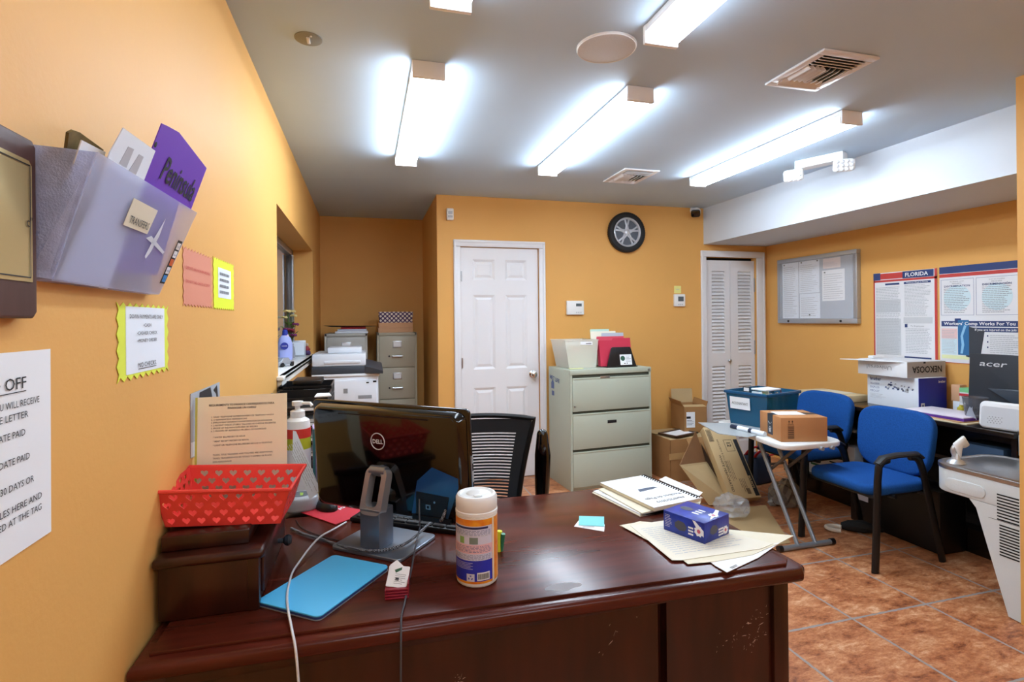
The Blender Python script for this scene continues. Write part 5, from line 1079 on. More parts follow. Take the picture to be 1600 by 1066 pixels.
b = MB(M_inkl); q = pts[4]; b.lines(K @ TR(pts[1].x, pts[1].z - zm, 0, rz=-1.14), .03, .22, -.045, -.008, 6, M_inkl, .25, 3, .001); t.wpart('printed_lines', b)
c = PZ(466, 795, DZ)
t = Thing('tape_dispenser', 'light grey rounded desk gadget with lime badge right of the red basket', 'tape dispenser', (c.x + .01, c.y - .005, DZ), .2)
b = MB(mat('gadget grey', 'A9ADB5', .35)); b.prism(rrect(.11, .1, .04, 6), .0005, .05, bev=.012, seg=4); bo = t.part('body', b)
b = MB(mat('gadget dark', '5B606B', .4)); b.lathe([(.034, .0505), (.03, .053), (.026, .0525), (.001, .052)], 28, None, TR(.0, .0, -.002)); t.part('dial', b, bo); b = MB(mat('lime print', '9CC04A', .5)); b.prism([(-.004, -.016), (.004, -.016), (.009, .01), (-.002, .018)], .0505, .0508); t.part('badge', b, bo)
c = PZ(492, 782, DZ)
solo('sticky_note', MB(mat('mustard pad', 'C9B23A', .6)).bx(-.035, .035, -.03, .03, 0, .018, bev=.001).bx(-.033, .033, -.031, -.0299, .003, .006, M_red), 'mustard yellow note pad between receipt and computer', 'note pad', (c.x, c.y + .03, DZ + .0005), .5)
# letter trays
def letter_tray(x, y, z, w, d, h, label, group, fill=None, slats=True):
    t = Thing('letter_tray', label, 'letter tray', (x, y, z), 0, group)
    b = MB(M_black); b.bx(-w / 2, w / 2, -d / 2, d / 2, 0, .004); b.bx(-w / 2, w / 2, d / 2 - .004, d / 2, 0, h)
    for s in (-1, 1):
        X = s * (w / 2 - .002); b.bx(X - .002, X + .002, -d / 2, d / 2, 0, .012); b.bx(X - .002, X + .002, -d / 2, d / 2, h - .012, h); b.bx(X - .004, X + .004, -d / 2 - .004, -d / 2 + .01, 0, h)
    b.bx(-w / 2, w / 2, -d / 2 - .002, -d / 2 + .002, 0, .018); b.bx(-w / 2, -w / 2 + .1 * w, -d / 2 - .002, -d / 2 + .002, 0, h); b.bx(-w / 2, w / 2, -d / 2 - .002, -d / 2 + .002, h - .008, h)
    t.part('tray_body', b)
    b = MB(M_black)
    for s in (-1, 1):
        n = 14
        for i in range(n): yy = -d / 2 + (i + .5) * d / n; b.bx(s * (w / 2 - .002) - .002, s * (w / 2 - .002) + .002, yy - .006, yy + .004, .012, h - .012)
    for i in range(5): xx = -w / 2 + .012 + i * .013; b.bx(xx, xx + .005, -d / 2 - .003, -d / 2 + .001, .018, h - .008)
    t.part('slats', b)
    b = MB(M_paperb); b.bx(-w * .02, w * .4, -d / 2 - .0045, -d / 2 - .0025, .022 if h > .061 else .004, .046 if h > .061 else .016); t.part('label_strip', b); return t
trays = ['lowest', 'second', 'third', 'topmost']
for k in range(5):
    letter_tray(-.285, 2.62, .7455 + k * .066, .24, .3, .06, ('lowest' if k == 0 else 'second from bottom' if k == 1 else 'middle' if k == 2 else 'second from top' if k == 3 else 'topmost') + ' black letter tray of the near stack behind the sign sheet', 'black letter trays behind the sign sheet')
    if k in (1, 3, 2): solo('paper_stack', MB((M_paperb, M_paper, mat('pale teal paper', 'BFD9DA', .7))[k % 3]).bx(-.09, .1, -.13, .13, 0, .012 + .004 * k), ('papers in the second lowest', 'papers in the middle', 'white papers in the second highest')[k - 1] + ' black letter tray of the near stack', 'paper', (-.285, 2.62, .7455 + k * .066 + .0045))
for k in range(5):
    letter_tray(-.295, 2.965, .7455 + k * .068, .25, .28, .062, ('lowest' if k == 0 else 'second from bottom' if k == 1 else 'middle' if k == 2 else 'second from top' if k == 3 else 'topmost') + ' black letter tray of the far stack under the window sill', 'black letter trays under the window sill')
solo('cup_lid_tray', MB(M_black).prism(rrect(.14, .2, .02), 0, .022, bev=.004), 'flat black lid lying on the far letter tray stack', 'lid', (-.29, 2.98, .7455 + 4 * .068 + .0625)).name = 'flat_lid'
solo('paper_sheet', MB(M_paper).raw and MB(M_paper).prism([(-.03, -.04), (.04, -.05), (.05, .03), (.0, .05)], 0, .008, bev=.003), 'crumpled white sheets lying at the right of the near tray stack top', 'paper', (-.20, 2.5, .7455 + 4 * .066 + .0605), .3)
pc = PZ(409, 618, 1.075)
t = Thing('drinking_cup', 'cup with dark blue lid and grey straw behind the sign sheet', 'cup', (-.33, 2.02, .7455))
b = MB(mat('cup plastic', 'C9CEDA', .2, alpha=.7)); b.lathe([(.03, 0), (.034, .005), (.046, .33), (.044, .33), (.03, .01), (.001, .008)], 28); t.part('cup_body', b)
b = MB(mat('navy lid', '2B3170', .3)); b.lathe([(.046, .325), (.05, .328), (.05, .345), (.046, .352), (.001, .352)], 28); t.part('lid', b)
b = MB(mat('straw grey', '75798A', .4)); b.cyl((.0, 0, .34), (.012, .004, .405), .0045, seg=10); t.part('straw', b)
# folders standing behind the computer's left edge
for k, (x, y, c, lb) in enumerate(((-.175, 2.17, '3E7C84', 'teal folder standing left of the computer edge'), (-.15, 2.16, '20242B', 'black folder standing next to the teal folder'), (-.195, 2.18, 'B9A9D9', 'lilac sheet sticking up beside the teal folder'), (-.135, 2.1, 'D98F88', 'salmon pink folder edge right behind the computer corner'))):
    solo('file_folder', MB(mat('standing folder %d' % k, c, .6)).bx(-.004, .004, -.1, .1, 0, (.26, .27, .24, .3)[k]), lb, 'folder', (x, y, .7455), .12 * (k - 1))

# ------------------------------------------------------------------ office chair
t = Thing('office_chair', 'black mesh-back office chair behind the desk', 'office chair', (.47, 2.28, 0), math.radians(-6))
def chair_y(u, v): return -.055 + .05 * (u ** 2) * -1 + .05 - .06 * (v - .5) ** 2 + .10 * v * 0
def bpnt(u, v):                                             # u -1..1, v 0..1
    w_ = .165 + .085 * v ** 1.3; return Vector((u * w_, -.06 * u * u + .05 + .05 * math.sin(v * 2.4) * .4, .52 + .44 * v))
def outl(k, s=1.0):
    p = []
    n = 12
    for i in range(n + 1): p.append(bpnt(-1, i / n))
    for i in range(1, n): u = -1 + 2 * i / n; q = bpnt(u, 1); q.z += .012 * (1 - u * u); p.append(q)
    for i in range(n, -1, -1): p.append(bpnt(1, i / n))
    for i in range(n - 1, 0, -1): p.append(bpnt(-1 + 2 * i / n, 0))
    return p
b = MB(M_frame); b.tube([tuple(p) for p in outl(0)], .011, 8, closed=True); fr = t.part('back_frame', b)
b = MB(mat('dark mesh', '252A31', .7))
NS = 26
def strip(u0, u1, v0, v1, nu=12):
    co = []
    for i in range(nu + 1):
        u = u0 + (u1 - u0) * i / nu; co += [tuple(bpnt(u, v0)), tuple(bpnt(u, v1)), tuple(bpnt(u, v0) + Vector((0, .004, 0))), tuple(bpnt(u, v1) + Vector((0, .004, 0)))]
    b.raw(co, [(4 * i + a, 4 * i + 4 + a, 4 * i + 4 + c, 4 * i + c) for i in range(nu) for a, c in ((0, 1), (1, 3), (3, 2), (2, 0))])
for i in range(NS): v = .03 + .82 * i / NS; strip(-.8, .8, v, v + .82 / NS * .55)
strip(-.97, .97, .85, .99); strip(-.97, .97, .0, .03)
for s in (-1, 1):
    for i in range(24): strip(s * .74 if s > 0 else -.97, .97 if s > 0 else -.74, .03 + .82 * i / 24, .03 + .82 * (i + 1) / 24, 2)
t.part('mesh_back', b, fr)
b = MB(M_black); b.prism(rrect(.5, .46, .08, 6, 0, -.2), .43, .5, bev=.025, seg=3); t.part('seat', b)
for s in (-1, 1):
    b = MB(M_blackg); b.tube([(s * .285, .02, .60), (s * .285, .012, .66), (s * .285, -.005, .8), (s * .285, -.0, .885)], [.03, .034, .036, .026], 14, sy=1.0, smooth=0); b.sphere((s * .285, .0, .885), (.026, .026, .028)); ar = t.part('armrest', b, sharp=80)
    b = MB(M_frame); b.tube([(s * .285, .02, .6), (s * .27, .03, .52), (s * .2, -.02, .44)], .014, 8, smooth=2); t.part('arm_support', b, ar)
b = MB(M_frame); b.tube([(0, .065, .56), (0, .1, .5), (0, .06, .42), (0, -.1, .4)], .025, 8, smooth=2); b.cyl((0, -.2, .1), (0, -.2, .43), .028); t.part('column', b)
for i in range(5):
    a = 2 * PI * i / 5 + .3; e = Vector((.27 * math.cos(a), -.2 + .27 * math.sin(a), .075)); b = MB(M_frame); b.tube([(0, -.2, .11), tuple(e)], [.026, .016], 8); lg = t.part('base_arm', b); b = MB(M_black); b.cyl((e.x, e.y - .012, .03), (e.x, e.y + .012, .03), .03); b.cyl(tuple(e), (e.x, e.y, .04), .008); t.part('caster', b, lg)
solo('highlighter', MB(mat('yellow plastic', 'D8DE3A', .4)).cyl((0, 0, 0), (.004, 0, .055), .008).cyl((.008, 0, .0), (.012, -.01, .05), .006, m=mat('green plastic', '2F7D5A', .4)), 'yellow and green pen tops peeking out behind the wipes canister', 'pens', (.345, 1.42, DZ + .0006))
# ------------------------------------------------------------------ folding table and the load on it
TZ = .64
t = Thing('folding_table', 'small white folding table with grey crossed legs', 'folding table', (2.60, 3.0, 0))
M_tbl = mat('white table plastic', 'DEDFDD', .5, bump=.1, bscale=300)
b = MB(M_tbl); b.prism(rpoly([(2.365, 2.595), (2.83, 2.595), (2.86, 3.4), (2.47, 3.4)], .11, 8), TZ - .032, TZ, bev=.008, seg=3); 
b.cyl((2.63, 2.576, TZ - .03), (2.63, 2.6, TZ - .03), .012, m=M_inkg); b.cyl((2.71, 2.578, TZ - .03), (2.71, 2.6, TZ - .03), .012, m=M_inkg); t.wpart('table_top', b)
M_leg = mat('grey leg tube', '8C949C', .35, metal=.5)
for x in (2.50, 2.63):
    b = MB(M_leg); b.cyl((x, 2.64, .02), (x - .003, 2.97, TZ - .034), .0125); t.wpart('leg', b)
for y, x0, x1 in ((2.64, 2.37, 2.755),):
    b = MB(M_leg); b.cyl((x0, y, .0165), (x1, y, .0165), .016); fo = t.wpart('foot_bar', b)
    for x in (x0, x1): b = MB(M_black); b.cyl((x - .014, y, .0185), (x + .014, y, .0185), .0182); t.wpart('foot_cap', b, fo)
b = MB(mat('dark brace', '55504C', .5)); b.cyl((2.45, 2.7, TZ - .045), (2.72, 2.7, TZ - .045), .011); b.cyl((2.45, 3.3, TZ - .045), (2.72, 3.3, TZ - .045), .011); b.cyl((2.497, 2.88, .45), (2.627, 2.88, .45), .008); b.cyl((2.52, 2.9, .4), (2.53, 2.68, TZ - .045), .0095); b.cyl((2.65, 2.9, .4), (2.66, 2.68, TZ - .045), .0095); t.wpart('brace', b)
# accountant bin
t = Thing('storage_bin', 'teal blue plastic file bin labelled ACCOUNTANT on the folding table', 'bin', (2.61, 3.02, TZ + .0005), math.radians(17))
M_teal = mat('teal translucent plastic', '1A5C80', .25, alpha=.8, coat=.2)
w_, d_, h_ = .345, .275, .24
b = MB(M_teal); b.prism([(0, 0), (w_, 0), (w_, d_), (0, d_)], 0, .004)
def wq(p, n):
    q = [Vector(v) for v in p]; n = Vector(n); b.raw([tuple(v) for v in q] + [tuple(v + n) for v in q], [(0, 1, 2, 3), (7, 6, 5, 4), (0, 4, 5, 1), (1, 5, 6, 2), (2, 6, 7, 3), (3, 7, 4, 0)])
f_ = .022
wq([(0, 0, 0), (w_, 0, 0), (w_ + f_, -f_, h_), (-f_, -f_, h_)], (0, .003, 0)); wq([(w_, d_, 0), (0, d_, 0), (-f_, d_ + f_, h_), (w_ + f_, d_ + f_, h_)], (0, -.003, 0))
wq([(0, d_, 0), (0, 0, 0), (-f_, -f_, h_), (-f_, d_ + f_, h_)], (.003, 0, 0)); wq([(w_, 0, 0), (w_, d_, 0), (w_ + f_, d_ + f_, h_), (w_ + f_, -f_, h_)], (-.003, 0, 0)); bo = t.part('bin_body', b)
b = MB(mat('teal rim', '14507A', .3)); g_ = f_ + .004
rp = [(-g_, -g_), (w_ + g_, -g_), (w_ + g_, d_ + g_), (-g_, d_ + g_)]
for (x0, y0), (x1, y1) in zip(rp, rp[1:] + rp[:1]): b.bx(min(x0, x1) - .006, max(x0, x1) + .006, min(y0, y1) - .006, max(y0, y1) + .006, h_ - .02, h_, bev=.003)
t.part('rim', b)
K = FR((-.0175, .26, .075 + .04), (0, -1, 0), (-f_, 0, h_)); b = MB(M_paper); b.prism([(.0, 0), (.155, 0), (.155, .085), (0, .085)], .003, .0038, M=K); lb = t.part('paper_label', b, bo); b = MB(M_ink); b.text('ACCOUNTANT', .026, K @ TR(.0775, .032, .0038), w=.125); t.part('lettering', b, lb)
cols = ['E9E2D2', 'DCE7EE', '2F8F62', 'EFE9DA', 'D7DDE3', '3A7FA8', 'F1EEE6', '6B3440']
nm = ['nearest the label', 'second from the label', 'third from the label', 'fourth from the label', 'fifth from the label', 'sixth from the label', 'seventh from the label', 'farthest from the label']
cn = ['cream', 'pale blue', 'green', 'ivory', 'light grey', 'blue', 'off-white', 'dark red']
for k in range(8):
    pb = MB(mat('bin folder %d' % k, cols[k], .6)); pb.prism([(.02, 0), (.24, 0), (.245, .2), (.16 - .012 * k, .2), (.155 - .012 * k, .235 if k % 2 else .22), (.07, .235 if k % 2 else .22), (.065, .2), (.02, .2)], -.005, .004, M=FR((0, 0, 0), (0, 1, 0), (.0, 0, 1)))
    v = t.M @ Vector((.025 + k * .038, 0, .0045)); solo('file_folder', pb, cn[k] + ' file folder in the teal bin, ' + nm[k], 'folder', tuple(v), math.radians(17))
solo('paper_sheet', MB(M_paper).prism([(0, 0), (.16, -.02), (.18, .09), (.02, .12)], 0, .012, bev=.003), 'loose white papers lying across the top of the files in the teal bin', 'paper', tuple(t.M @ Vector((.1, .07, .2405))), math.radians(17))
solo('paper_clip', MB(M_ink).tube([(0, 0, 0), (0, .05, 0), (0, .05, .03), (0, 0, .03)], .003, 6, closed=True).bx(-.001, .001, .005, .045, .003, .027, M_paper), 'small black framed card standing at the left rim of the teal bin', 'card', tuple(t.M @ Vector((.012, .13, .24))), math.radians(17)).name = 'framed_card'
# shipping box
t = Thing('shipping_box', 'small brown shipping box with dark tape on the front of the folding table', 'cardboard box', (2.43, 2.69, TZ + .0005), math.radians(-15))
w_, d_, h_ = .285, .27, .148
b = MB(mat('amber cardboard', 'B98253', .75, var=.08, vscale=6)); b.bx(0, w_, 0, d_, 0, h_, bev=.003); bo = t.part('box_body', b)
b = MB(mat('dark printed tape', '2B3440', .3)); b.bx(-.0012, .001, .1, .165, .02, h_); b.bx(-.001, w_, .1, .165, h_ - .001, h_ + .0008); tp = t.part('tape', b, bo)
b = MB(M_inkl); K = FR((-.0014, .1325, .0), (0, -1, 0), (0, 0, 1)); b.tube([K @ Vector((-.022 + i * .0044, .1 - .012 * math.sin(i * PI / 10), .0006)) for i in range(11)], .0014, 5); b.tube([K @ Vector((.014 * math.cos(i * .5), .055 + .014 * math.sin(i * .5), .0006)) for i in range(9)], .0014, 5); b.prism([(-.012, .035), (.012, .035), (.008, .06), (-.008, .06)], .0003, .0008, M=K); t.part('tape_print', b, tp)
b = MB(M_paper); b.prism([(.03, .09), (.2, .085), (.205, .2), (.035, .205)], h_ + .0009, h_ + .0015); t.part('shipping_label', b, bo)
b = MB(mat('print brown', '4A3423', .7)); K = FR((0, -.0004, 0), (1, 0, 0), (0, 0, 1))
for x in (.05, .07): b.prism([(x - .002, .112), (x + .002, .112), (x + .002, .122), (x + .006, .122), (x, .132), (x - .006, .122), (x - .002, .122)], 0, .0005, M=K)
b.quad(K, .042, .078, .106, .108, lift=.0006)
for i in range(7): b.quad(K, .045, .078, .022 + i * .011, .028 + i * .011, lift=.0006)
for x in (.042, .079): b.quad(K, x, x + .0015, .018, .1, lift=.0006)
b.quad(K, .042, .08, .018, .0195, lift=.0006); b.quad(K, .042, .08, .099, .1005, lift=.0006); t.part('printed_mark', b, bo)
# flat grey lid and tube under the bin
_lp = [PZ(x, y, TZ + .006) for x, y in ((1091, 660), (1122, 677), (1168, 683), (1200, 676), (1200, 662))]
solo('plastic_sheet', MB(mat('grey clear plastic', 'AFB4B6', .25, alpha=.85)).prism([(p.x, p.y) for p in _lp], TZ + .0006, TZ + .005), 'flat grey plastic sheet jutting from the table edge left of the teal bin', 'plastic sheet', (_lp[0].x + .15, _lp[0].y - .1, TZ), 0, world=True)
t = Thing('rolled_document', 'white tube with dark end band lying left of the brown box on the folding table', 'rolled paper', (2.43, 2.96, TZ + .0005), math.radians(97))
b = MB(M_paperb); b.cyl((-.12, 0, .016), (.1, 0, .016), .0155); t.part('tube', b); b = MB(mat('navy band', '1E2A44', .5)); b.cyl((-.02, 0, .016), (.005, 0, .016), .0162); b.cyl((.1, 0, .016), (.16, 0, .016), .0145); t.part('band', b)

# ------------------------------------------------------------------ open carton and printed flat carton on the floor
def plate(mb, pts, th, m=None, nrm=None):
    p = [Vector(q) for q in pts]; n = (p[1] - p[0]).cross(p[-1] - p[0]).normalized() * th; k = len(p)
    mb.raw([tuple(v) for v in p] + [tuple(v + n) for v in p], [list(range(k)), list(range(2 * k - 1, k - 1, -1))] + [(i, i + k, (i + 1) % k + k, (i + 1) % k) for i in range(k)], m)
    bmesh.ops.recalc_face_normals(mb.bm, faces=mb.bm.faces[:])
A = PY(1087, 674, 3.78); B_ = PY(1062, 727, 3.5); Cc = PY(1104, 722, 3.72); D_ = Vector((2.62, 3.38, .012)); E_ = Vector((2.44, 3.42, .012))
t = Thing('open_carton', 'big open cardboard carton with flaps spread on the floor by the folding table', 'cardboard box', (2.55, 3.4, 0))
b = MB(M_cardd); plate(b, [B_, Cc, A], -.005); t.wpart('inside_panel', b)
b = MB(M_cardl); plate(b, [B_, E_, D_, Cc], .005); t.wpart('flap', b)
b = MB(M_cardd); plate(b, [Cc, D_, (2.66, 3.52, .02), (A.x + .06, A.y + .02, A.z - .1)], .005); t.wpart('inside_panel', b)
b = MB(M_cardl); plate(b, [(2.0, 3.36, .012), (2.84, 3.30, .012), (2.52, 2.72, .006), (2.0, 2.72, .006)], .004); t.wpart('flap', b)
b = MB(M_card); plate(b, [(A.x - .02, A.y + .11, A.z - .08), (A.x + .24, A.y + .11, A.z - .08), (2.83, 3.64, .02), (2.60, 3.64, .02)], -.005); t.wpart('back_panel', b)
# printed carton: leans back, long face to the camera
p0, p1, p2, p3 = Vector((2.565, 3.355, .022)), Vector((2.828, 3.325, .022)), PY(1136, 676, 3.72), PY(1088, 676, 3.74)
PFm = FR((p0 + p1) / 2 + Vector((0, -.005, .045)), p1 - p0, (p2 + p3) / 2 - (p0 + p1) / 2)
LL = ((p2 + p3) / 2 - (p0 + p1) / 2).length
t = Thing('printed_carton', 'long flat printed carton with black stripe leaning up towards the folding table', 'cardboard box', ((p0 + p1) / 2))
b = MB(M_cardl); b.bx(-.125, .125, 0, LL, -.07, 0, bev=.003, M=PFm); bo = t.wpart('carton_body', b)
b = MB(M_ink); b.quad(PFm, .085, .118, .012, LL - .12, lift=.001); st_ = t.wpart('black_stripe', b, bo)
b = MB(M_cardl); b.text('BOUNTY', .024, PFm @ TR(.093, .12, .0, rz=-PI / 2) @ TR(0, -.006), w=.1, bold=.03, lift=.0016); t.wpart('stripe_lettering', b, st_)
b = MB(mat('print dark brown', '3D3226', .7)); b.text('WHITE PERFORATED', .026, PFm @ TR(-.085, .2, 0, rz=-PI / 2), w=.3, lift=.001, bold=.01); b.text('KITCHEN ROLL TOWELS', .02, PFm @ TR(-.055, .34, 0, rz=-PI / 2), w=.28, lift=.001); b.text('12', .045, PFm @ TR(.02, LL - .16, 0, rz=-PI / 2), lift=.001, bold=.03)
b.lines(PFm @ TR(-.03, .3, 0, rz=-PI / 2), 0, .22, -.03, .02, 4, None, .25, 6, .001); b.lines(PFm @ TR(.02, .1, 0, rz=-PI / 2), -.05, .06, -.02, .03, 4, None, .3, 8, .001)
for x0, x1, y0, y1 in ((-.115, -.075, LL - .13, LL - .025), (.0, .07, LL - .22, LL - .12)):
    for q in ((x0, x1, y0, y0 + .003), (x0, x1, y1 - .003, y1), (x0, x0 + .003, y0, y1), (x1 - .003, x1, y0, y1)): b.quad(PFm, *q, lift=.001)
for i in range(8): b.quad(PFm, -.11, -.08, LL - .125 + i * .012, LL - .118 + i * .012, lift=.001)
for i in range(9): b.quad(PFm, .03, .06, .03 + i * .005, .033 + i * .005, lift=.001)
t.wpart('lettering', b, bo)
def crumple(name, label, cat, c, r, m, seed, sc=(1, 1, .7)):
    rnd = random.Random(seed); b = MB(m); bmesh.ops.create_icosphere(b.bm, subdivisions=3, radius=r)
    for v in b.bm.verts: k = 1 + rnd.uniform(-.22, .18); v.co = Vector((v.co.x * k * sc[0], v.co.y * k * sc[1], max(-r * .55, v.co.z * k * sc[2])))
    zm = min(v.co.z for v in b.bm.verts)
    for v in b.bm.verts: v.co.z -= zm
    b._mi(m); return solo(name, b, label, cat, c, sharp=10)
crumple('plastic_bag', 'crumpled clear plastic bag in front of the leaning printed carton', 'plastic bag', (2.47, 3.20, .017), .11, mat('clear film', 'C9CDD0', .15, alpha=.35, coat=.6), 5)
crumple('plastic_bag', 'grey plastic bag of odds and ends on the floor behind the folding table legs', 'plastic bag', (3.0, 3.3, .002), .11, mat('grey film', '8A8A88', .25, alpha=.9, coat=.5), 9, (1.1, .8, 1.1))
t = Thing('tote_bag', 'dark bag with red strap handles on the floor behind the folding table', 'bag', (3.2, 3.82, 0), .2)
b = MB(mat('navy bag', '2A3346', .7)); b.prism(rrect(.26, .16, .05, 5), 0.0005, .24, bev=.02, seg=3, top=.85); t.part('bag_body', b)
for y in (-.04, .05): b = MB(mat('red strap', 'C01F2B', .5)); b.tube([(-.08, y, .22), (-.12, y - .06, .28), (-.1, y - .12, .33), (.0, y - .14, .3), (.1, y - .12, .27), (.08, y, .22)], .013, 8, smooth=2, sy=.5); t.part('strap', b)

# ------------------------------------------------------------------ blue chairs
def blue_chair(label, loc, rz, low):
    t = Thing('visitor_chair', label, 'chair', loc, rz, 'blue visitor chairs')
    # local: front is -Y
    b = MB(M_blue); b.prism(rrect(.47, .44, .09, 7, 0, -.02), .40, .462, bev=.026, seg=4); t.part('seat', b)
    b = MB(M_frame); b.prism(rrect(.42, .38, .06, 5, 0, -.02), .388, .402); t.part('seat_pan', b)
    KB = FR((0, .235, .64), (1, 0, 0), (0, .14, 1)); b = MB(M_blue)
    o_ = []
    for i in range(40):                                     # rounded trapezoid, wider at the top
        a = 2 * PI * i / 40; ca, sa = math.cos(a), math.sin(a); x = math.copysign(abs(ca) ** .55, ca) * (.238 + .025 * sa); z = math.copysign(abs(sa) ** .55, sa) * .195; o_.append((x, z))
    b.prism(o_, -.03, .03, M=KB, bev=.022, seg=4)
    for v in b.bm.verts: v.co.y -= .55 * v.co.x ** 2
    t.part('backrest', b, sharp=60)
    for s in (-1, 1):
        x = s * .255; arm_parts = []
        b = MB(M_frame); b.tube([(x, -.25, 0.002), (x, -.235, .3), (x, -.225, .565), (x, -.2, .605), (x, -.15, .615)], .014, 10, smooth=1, sy=1.75); arm_parts.append(t.part('leg', b))
        b = MB(M_frame); b.tube([(x, .24, .002), (x, .12, .45), (x, .085, .57), (x, .05, .612), (x, 0, .617)], .014, 10, smooth=1, sy=1.6); arm_parts.append(t.part('leg', b))
        b = MB(mat('armrest black', '202327', .5)); b.tube([(x, -.232, .592), (x, -.19, .622), (x, -.1, .63), (x, .05, .628), (x, .09, .605)], [.02, .026, .027, .026, .02], 10, sy=.55); arm_parts.append(t.part('armrest', b))
        if s == low:                                        # this arm sits a little lower, under the table edge
            for o in arm_parts:
                for v in o.data.vertices:
                    if v.co.z > .3: v.co.z = .3 + (v.co.z - .3) * .86
        b = MB(M_frame); b.tube([(x, -.1 + .0, .40), (s * .2, -.1, .395)], .011, 8); b.tube([(x, .135, .395), (s * .2, .12, .395)], .011, 8); t.part('bracket', b)
    b = MB(M_frame)
    for s in (-1, 1): b.tube([(s * .15, .14, .393), (s * .15, .25, .42), (s * .15, .262, .52), (s * .15, .275, .6)], .012, 8, smooth=2)
    b.tube([(-.22, -.2, .394), (.22, -.2, .394)], .012, 8); b.tube([(-.22, .15, .394), (.22, .15, .394)], .012, 8); t.part('back_support', b)
    return t
blue_chair('blue upholstered armchair in front, beside the drinking fountains', (2.915, 2.53, 0), math.radians(-90), -1)
blue_chair('blue upholstered armchair farther back, behind the folding table', (3.11, 3.24, 0), math.radians(-89), 0)

# ------------------------------------------------------------------ dark desk along the right wall
t = Thing('office_desk', 'black-brown desk along the right wall under the posters', 'desk', (3.67, 2.7, 0))
b = MB(M_espr); b.bx(3.405, 3.932, 2.075, 3.75, .722, .75, bev=.004); t.wpart('desk_top', b)
b = MB(M_espr); b.bx(3.9, 3.932, 2.09, 3.73, .03, .722); b.bx(3.44, 3.93, 3.70, 3.73, 0, .722); b.bx(3.44, 3.93, 2.085, 2.11, 0, .722); t.wpart('side_panel', b)
b = MB(M_espr); b.bx(3.43, 3.46, 2.11, 3.70, .0, .14); b.bx(3.46, 3.90, 2.11, 3.7, .12, .14); t.wpart('bottom_shelf', b)
b = MB(M_espr); b.bx(3.5, 3.9, 2.11, 2.6, .5, .52); b.bx(3.46, 3.9, 3.02, 3.04, .14, .722); b.bx(3.46, 3.9, 3.04, 3.7, .5, .52); t.wpart('divider', b)
solo('blue_folder', MB(mat('steel blue', '4F6E92', .6)).bx(-.1, .1, -.12, .12, 0, .1, bev=.003), 'steel blue box on the shelf under the dark desk behind the fountain', 'box', (3.64, 2.33, .5205)).name = 'storage_box'
t = Thing('paper_carton', 'white box with green print under the dark desk between the blue chairs', 'box', (3.58, 3.32, .1405))
b = MB(M_paperb); b.bx(-.11, .2, -.2, .22, 0, .29, bev=.003); bo = t.part('box_body', b)
b = MB(M_ink); K = FR((-.1105, 0, 0), (0, -1, 0), (0, 0, 1)); b.bx(-.02, .1, .2, .21, .0, .0008, M=K); b.bx(-.02, .1, .13, .14, .0, .0008, M=K); b.bx(-.2, .19, .07, .085, 0, .0008, mat('carton green', '2F6B45', .6), M=K); b.lines(K, .0, .14, .22, .27, 3, M_inkl, .3, 3, .001); b.lines(K, -.0, .14, .02, .06, 4, M_inkl, .3, 4, .001); t.part('printed_mark', b, bo)
solo('yellow_folder', MB(mat('yellow card', 'D9C02E', .6)).bx(-.12, .16, -.2, .16, 0, .03, bev=.002), 'yellow folder on the bottom shelf behind the front blue chair', 'folder', (3.6, 2.82, .1405)).name = 'file_folder'
t = Thing('paper_tray', 'black printer tray with white sheet on the upper shelf of the dark desk', 'tray', (3.6, 3.3, .5205))
b = MB(M_black); b.bx(-.13, .22, -.22, .24, 0, .02); b.bx(-.13, .22, -.22, -.2, 0, .11); b.bx(-.13, .22, .22, .24, 0, .11); b.bx(-.12, .22, -.2, .22, .1, .115); t.part('tray_body', b); b = MB(M_paper); b.prism([(-.128, -.18), (.05, -.19), (.05, .02), (-.11, .0)], .021, .035); t.part('paper', b)
solo('equipment_case', MB(M_black).bx(-.10, .11, -.42, .18, 0, .37, bev=.012), 'black case with white sticker on the floor under the front blue chair', 'case', (3.315, 2.75, 0)).name = 'equipment_case'
solo('case_sticker', MB(mat('sticker paper', 'BDB5BB', .6)).bx(-.001, .0, -.06, .06, 0, .15), 'white paper sticker on the black case under the front blue chair', 'sticker', (3.2145, 2.85, .16))
t = Thing('umbrella', 'folded black umbrella with white hooked handle on the floor under the front chair', 'umbrella', (2.95, 2.79, 0), math.radians(-42))
b = MB(mat('ivory handle', 'D9D2C4', .4)); b.tube([(.03, .035, .02), (-.02, .04, .02), (-.055, .02, .02), (-.06, -.015, .02), (-.03, -.04, .02), (.02, -.04, .02)], .0135, 10, smooth=2); t.part('handle', b)
b = MB(mat('black umbrella cloth', '141416', .8)); b.tube([(.03, .035, .03), (.07, .04, .035), (.15, .045, .04), (.26, .05, .03)], [.02, .034, .04, .012], 10, smooth=0)
for k in range(6): a = k * 1.05; b.prism([(0, 0), (.12, .03), (.2, .0), (.12, -.02)], -.001, .001, M=TR(.06, .04, .035, rx=a)) if math.sin(a) >= -.1 else None
t.part('canopy', b)
